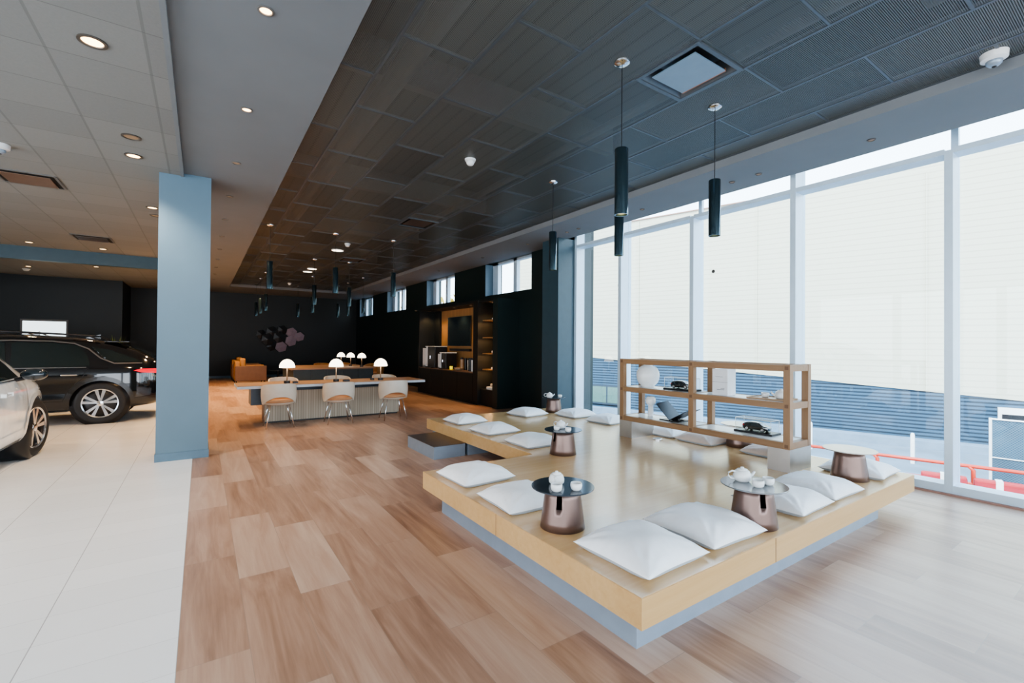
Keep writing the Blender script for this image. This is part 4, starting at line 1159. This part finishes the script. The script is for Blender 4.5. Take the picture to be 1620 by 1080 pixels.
# ------------------------------------------------------------------ ceiling fittings
def pendant(x, y, label):
    t = thing('pendant_light', label, 'pendant light', (x, y, ZM), 0, 'black cylinder pendants')
    meshobj('canopy', lathe(BM(), [(0, -.03), (.03, -.03), (.06, -.012), (.062, -.002), (0, -.002)], 24), M['chrome'], t, auto=40)
    meshobj('cable', tube(BM(), [(0, 0, -.03), (0, 0, -.70)], .004, 6), M['black'], t)
    meshobj('shade', lathe(BM(), [(0, -.70), (.05, -.70), (.054, -.705), (.054, -1.23), (.046, -1.23), (.046, -1.15), (0, -1.15)], 32), M['pendant_shade'], t, auto=40)
    meshobj('lens', lathe(BM(), [(0, -1.19), (.045, -1.19), (.045, -1.18), (0, -1.18)], 24), M['warmlens'], t)
    return t
PL = [(2.77, 2.54, 'black cylinder pendant nearest the camera, above the front of the platform'),
      (4.01, 2.51, 'black cylinder pendant hanging above the shelf end against the glass wall'),
      (4.00, 3.70, 'black cylinder pendant directly behind and below the nearest one'),
      (4.03, 4.95, 'black cylinder pendant in front of the dark pilaster'),
      (1.07, 9.89, 'black cylinder pendant over the sofas side of the work table'),
      (2.28, 9.89, 'black cylinder pendant over the middle of the work table'),
      (3.48, 9.81, 'black cylinder pendant over the work table end near the coffee cabinet'),
      (2.50, 13.2, 'black cylinder pendant beyond the work table, first of the middle pair'),
      (3.40, 13.15, 'black cylinder pendant beyond the work table, second of the middle pair'),
      (3.10, 16.65, 'black cylinder pendant half hidden behind the first of the middle pair'),
      (4.50, 17.56, 'black cylinder pendant half hidden behind the second of the middle pair'),
      (4.42, 18.73, 'black cylinder pendant hanging below the middle work table pendant'),
      (3.13, 19.7, 'black cylinder pendant alone near the back wall above the wall sculpture'),
      (1.69, 16.6, 'black cylinder pendant above the armchairs, nearest of the three'),
      (1.70, 18.3, 'black cylinder pendant above the armchairs, middle of the three'),
      (1.72, 20.05, 'black cylinder pendant above the armchairs, farthest of the three'),
      (4.59, 15.9, 'black cylinder pendant in front of the last clerestory window')]
p0 = None
for x, y, l in PL:
    if p0 is None: p0 = pendant(x, y, l)
    else: dup(p0, (x, y, ZM), 0, l)

def downlight(x, y, z, lit, label, group, ring='trimring', r=.065):
    t = thing('downlight', label, 'downlight', (x, y, z), 0, group)
    meshobj('ring', lathe(BM(), [(r * .72, -.004), (r * .76, -.010), (r, -.008), (r, 0), (r * .72, 0)], 28, cap=False), M[ring], t, auto=40)
    meshobj('lens', lathe(BM(), [(0, -.003), (r * .72, -.003), (r * .72, -.001), (0, -.001)], 24), M['warmlens'] if lit else M['offlens'], t)
NUM = ['first', 'second', 'third', 'fourth', 'fifth', 'sixth', 'seventh', 'eighth', 'ninth', 'tenth', 'eleventh', 'twelfth']
for i in range(11):
    downlight(.325, 3.38 + 1.535 * i, ZG, i < 2, '%s recessed downlight from the camera along the left grey bulkhead' % NUM[i], 'downlights in the left bulkhead', 'trimring_w', .05)
for i, (x, y, lit) in enumerate([(-.668, 4.38, 1), (-.63, 6.18, 0), (-.67, 6.79, 1), (-.67, 9.23, 1), (-.66, 9.78, 0), (-3.1, 14.0, 1), (-1.9, 14.0, 1), (-4.1, 18.5, 1), (-2.5, 17.4, 1), (-3.9, 9.5, 1)]):
    downlight(x, y, ZT, lit, 'round downlight in the white tile ceiling, %s counting away from the camera' % NUM[i], 'downlights in the tile ceiling', 'trimring', .085)
for i, (y) in enumerate([1.85, 3.02, 3.37, 4.86, 6.35, 6.67, 7.95, 9.86, 12.4, 15.4, 18.5]):
    downlight(5.78, y, ZG, 0, 'small %s recessed fitting from the camera in the soffit along the windows' % NUM[i], 'fittings in the window soffit', 'trimring', .04)
for i, (y, z) in enumerate([(13.45, 2.56), (12.75, 2.56), (11.7, 2.56), (10.75, 2.56), (9.64, 2.56)]):
    downlight(5.95, y, z, 1, 'warm lit downlight in the cabinet top, %s from the back wall side' % NUM[i], 'downlights in the coffee cabinet top', 'trimring', .05)
downlight(5.85, 14.3, 2.62, 1, 'warm downlight at the wall corner beside the coffee cabinet', 'downlights in the coffee cabinet top', 'trimring', .05)
# smoke detectors and flush lights
for (x, y, l) in ((2.71, 4.94, 'white smoke detector on the metal ceiling, nearest the camera'), (2.72, 10.7, 'white smoke detector on the metal ceiling above the work table'), (2.72, 19.0, 'white smoke detector on the metal ceiling near the back wall')):
    t = thing('smoke_detector', l, 'smoke detector', (x, y, ZM), 0, 'smoke detectors')
    meshobj('base', lathe(BM(), [(0, -.02), (.065, -.02), (.068, 0), (0, 0)], 28), M['white_plastic'], t, auto=40)
    meshobj('sensor_cap', lathe(BM(), [(0, -.075), (.03, -.072), (.045, -.055), (.055, -.02), (0, -.02)], 28), M['white_plastic'], t, smooth=True)
for (x, y, l) in ((2.71, 11.58, 'bright flush ceiling light behind the detector above the work table'), (2.75, 14.9, 'bright flush ceiling light, nearer of the far pair'), (2.75, 15.58, 'bright flush ceiling light, farther of the far pair')):
    t = thing('flush_light', l, 'ceiling light', (x, y, ZM), 0, 'flush ceiling lights'); meshobj('housing', lathe(BM(), [(.13, -.015), (.145, -.012), (.145, 0), (.13, 0)], 28, cap=False), M['white_plastic'], t); meshobj('diffuser', lathe(BM(), [(0, -.02), (.13, -.014), (0, -.01)], 28), M['lampglow'], t)
t = thing('smoke_detector', 'white smoke detector on the tile ceiling at the showroom side', 'smoke detector', (-4.3, 19.2, ZT), 0, 'smoke detectors')
meshobj('sensor_cap', lathe(BM(), [(0, -.07), (.05, -.06), (.08, -.02), (.09, 0), (0, 0)], 24), M['white_plastic'], t, smooth=True)
# dome cameras
def domecam(x, y, z, s, l):
    t = thing('dome_camera', l, 'camera', (x, y, z), 0, 'dome cameras')
    meshobj('housing', lathe(BM(), [(0, -.062 * s), (.052 * s, -.06 * s), (.078 * s, -.045 * s), (.082 * s, 0), (0, 0)], 36), M['white_plastic'], t, auto=50)
    meshobj('dome', lathe(BM(), [(.05 * s, -.058 * s), (.046 * s, -.08 * s), (.03 * s, -.097 * s), (0, -.104 * s)], 28), M['plinth'], t, smooth=True)
    meshobj('lens', lathe(BM(), [(0, -.112 * s), (.014 * s, -.106 * s), (.016 * s, -.09 * s), (0, -.09 * s)], 16), M['black'], t, smooth=True)
domecam(5.04, .83, ZM, 1.0, 'white dome camera on the metal ceiling at the right frame edge')
domecam(-1.84, 7.25, ZT, 1.0, 'white dome camera on the tile ceiling at the left frame edge')
# supply diffusers in the metal ceiling
def diffuser(y0, x0, dark, l):
    t = thing('air_diffuser', l, 'air vent', (x0 + .3075, y0 + .305, ZM), 0, 'square vents in the metal ceiling')
    b = BM(); h = .305
    for (a, c, d, e) in ((-h, h, -h, -h + .035), (-h, h, h - .035, h), (-h, -h + .035, -h + .035, h - .035), (h - .035, h, -h + .035, h - .035)): box(b, a, c, d, e, -.012, .03)
    meshobj('frame', b, M['grid'], t)
    b = BM(); k = .27; kk = .19
    o4 = [b.verts.new((sx * k, sy * k, 0)) for sx, sy in ((-1, -1), (1, -1), (1, 1), (-1, 1))]; i4 = [b.verts.new((sx * kk, sy * kk, .10)) for sx, sy in ((-1, -1), (1, -1), (1, 1), (-1, 1))]
    for i in range(4): j = (i + 1) % 4; b.faces.new((o4[i], o4[j], i4[j], i4[i]))
    b.faces.new(i4)
    meshobj('throat', b, M['grid'] if not dark else M['dark'], t)
    if not dark:
        meshobj('plate', mbox(-.205, .205, -.205, .205, -.006, .004, .002), M['diff'], t)
        meshobj('plate_edge', mbox(.205, .215, -.205, .205, -.006, .02), M['orange_metal'], t)
    else:
        meshobj('plate', mbox(-.21, .21, -.21, .21, .0, .01), M['bronze_dk'], t)
diffuser(2.03, 3.035, False, 'large square air diffuser with plate in the metal ceiling near the camera')
diffuser(7.83, 3.035, True, 'dark square air diffuser midway along the metal ceiling')
diffuser(12.43, 3.035, True, 'dark square air diffuser beyond the flush light in the metal ceiling')
for (x, y, l) in ((-1.9, 8.55, 'square return air vent in the tile ceiling, nearer one'), (-1.88, 12.7, 'square return air vent in the tile ceiling, farther one'), (-4.6, 16.7, 'return air vent in the tile ceiling beyond the beam')):
    t = thing('return_vent', l, 'air vent', (x, y, ZT), 0, 'vents in the tile ceiling')
    b = BM()
    for s in (-1, 1): box(b, -.3, .3, s * .3 - .015, s * .3 + .015, -.01, 0); box(b, s * .3 - .015, s * .3 + .015, -.285, .285, -.01, 0)
    meshobj('frame', b, M['trimring_w'], t)
    meshobj('throat', mbox(-.285, .285, -.285, .285, -.003, 0), M['dark'], t); meshobj('plate', mbox(-.24, .24, -.22, .25, -.02, -.012, .003), M['brown'] if y < 10 else M['bronze_dk'], t)

# ------------------------------------------------------------------ lights
W = bpy.data.worlds.new('World'); S.world = W; W.use_nodes = True
nt = W.node_tree; bg = nt.nodes['Background']
tc = nt.nodes.new('ShaderNodeTexCoord'); sp = nt.nodes.new('ShaderNodeSeparateXYZ'); rp = nt.nodes.new('ShaderNodeValToRGB')
nt.links.new(tc.outputs['Generated'], sp.inputs[0]); nt.links.new(sp.outputs[2], rp.inputs[0]); nt.links.new(rp.outputs[0], bg.inputs[0])
rp.color_ramp.elements[0].position = 0; rp.color_ramp.elements[0].color = (.86, .93, 1, 1)
rp.color_ramp.elements[1].position = .8; rp.color_ramp.elements[1].color = (.50, .72, 1, 1)
bg.inputs[1].default_value = 1.7
def lamp(name, typ, loc, energy, col=(1, 1, 1), **k):
    d = bpy.data.lights.new(name, typ); d.energy = energy; d.color = col
    o = bpy.data.objects.new(name, d); link(o); o.location = loc
    rot = k.pop('rot', None)
    if rot: o.rotation_euler = rot
    for a, v in k.items(): setattr(d, a, v)
    return o
so = lamp('sun', 'SUN', (0, 0, 20), 2.0, (1, .96, .88), angle=.01)
so.rotation_euler = Vector((.75, .1, -.75)).to_track_quat('-Z', 'Y').to_euler()
def portal(loc, rot, sx, sy):
    d = bpy.data.lights.new('portal', 'AREA'); d.shape = 'RECTANGLE'; d.size = sx; d.size_y = sy; d.cycles.is_portal = True
    o = bpy.data.objects.new('portal', d); link(o); o.location = loc; o.rotation_euler = rot
portal((6.7, 1.1, 2.1), (0, PI / 2, 0), 4.2, 12)          # facade, facing -x
portal((-1.2, -5.1, 2.05), (PI / 2, 0, 0), 16, 4.0)       # facing +y ... checked below
portal((-9.35, 2.0, 1.8), (0, -PI / 2, 0), 3.6, 14)          # showroom side openings, facing +x
for w in WIN: portal((6.75, (w[0] + w[1]) / 2, 3.25), (0, PI / 2, 0), .9, 2.1)
WARM = (1, .62, .30)
for i in range(11):
    y = 3.38 + 1.535 * i
    lamp('spot_bulkhead', 'SPOT', (.325, y, ZG - .03), 8 if i < 4 else (40 if i < 7 else 90), WARM, spot_size=math.radians(105), spot_blend=.8, shadow_soft_size=.05)
for (x, y) in ((-.67, 4.38), (-.67, 6.79), (-.67, 9.23), (-3.1, 14), (-1.9, 14), (-3.9, 9.5), (-2.5, 17.4)):
    lamp('spot_tile', 'SPOT', (x, y, ZT - .03), 45, WARM if y > 8 else (1, .9, .78), spot_size=math.radians(120), spot_blend=.8, shadow_soft_size=.06)
for x, y, l in PL[4:]:
    lamp('spot_pendant', 'SPOT', (x, y, ZM - 1.24), 9, WARM, spot_size=math.radians(90), spot_blend=.7, shadow_soft_size=.04)
for (x, y) in ((1.6, 14.6), (1.2, 12.6), (1.4, 18), (1.2, 21.5)):
    lamp('spot_metal', 'SPOT', (x, y, ZM - .06), 60, WARM, spot_size=math.radians(110), spot_blend=.8, shadow_soft_size=.08)
for y in (13.45, 12.75, 11.7, 10.75, 9.64): lamp('spot_cabinet', 'SPOT', (6.0, y, 2.54), 9, (1, .62, .28), spot_size=math.radians(115), spot_blend=.7, shadow_soft_size=.03)
for z in SHZ: lamp('shelf_strip', 'AREA', (6.0, 9.64, z - .04), 1.2, (1, .55, .22), size=.4)
S.cycles.max_bounces = 10; S.cycles.diffuse_bounces = 5; S.cycles.glossy_bounces = 4; S.cycles.transparent_max_bounces = 16
S.cycles.sample_clamp_indirect = 6
S.cycles.use_denoising = True
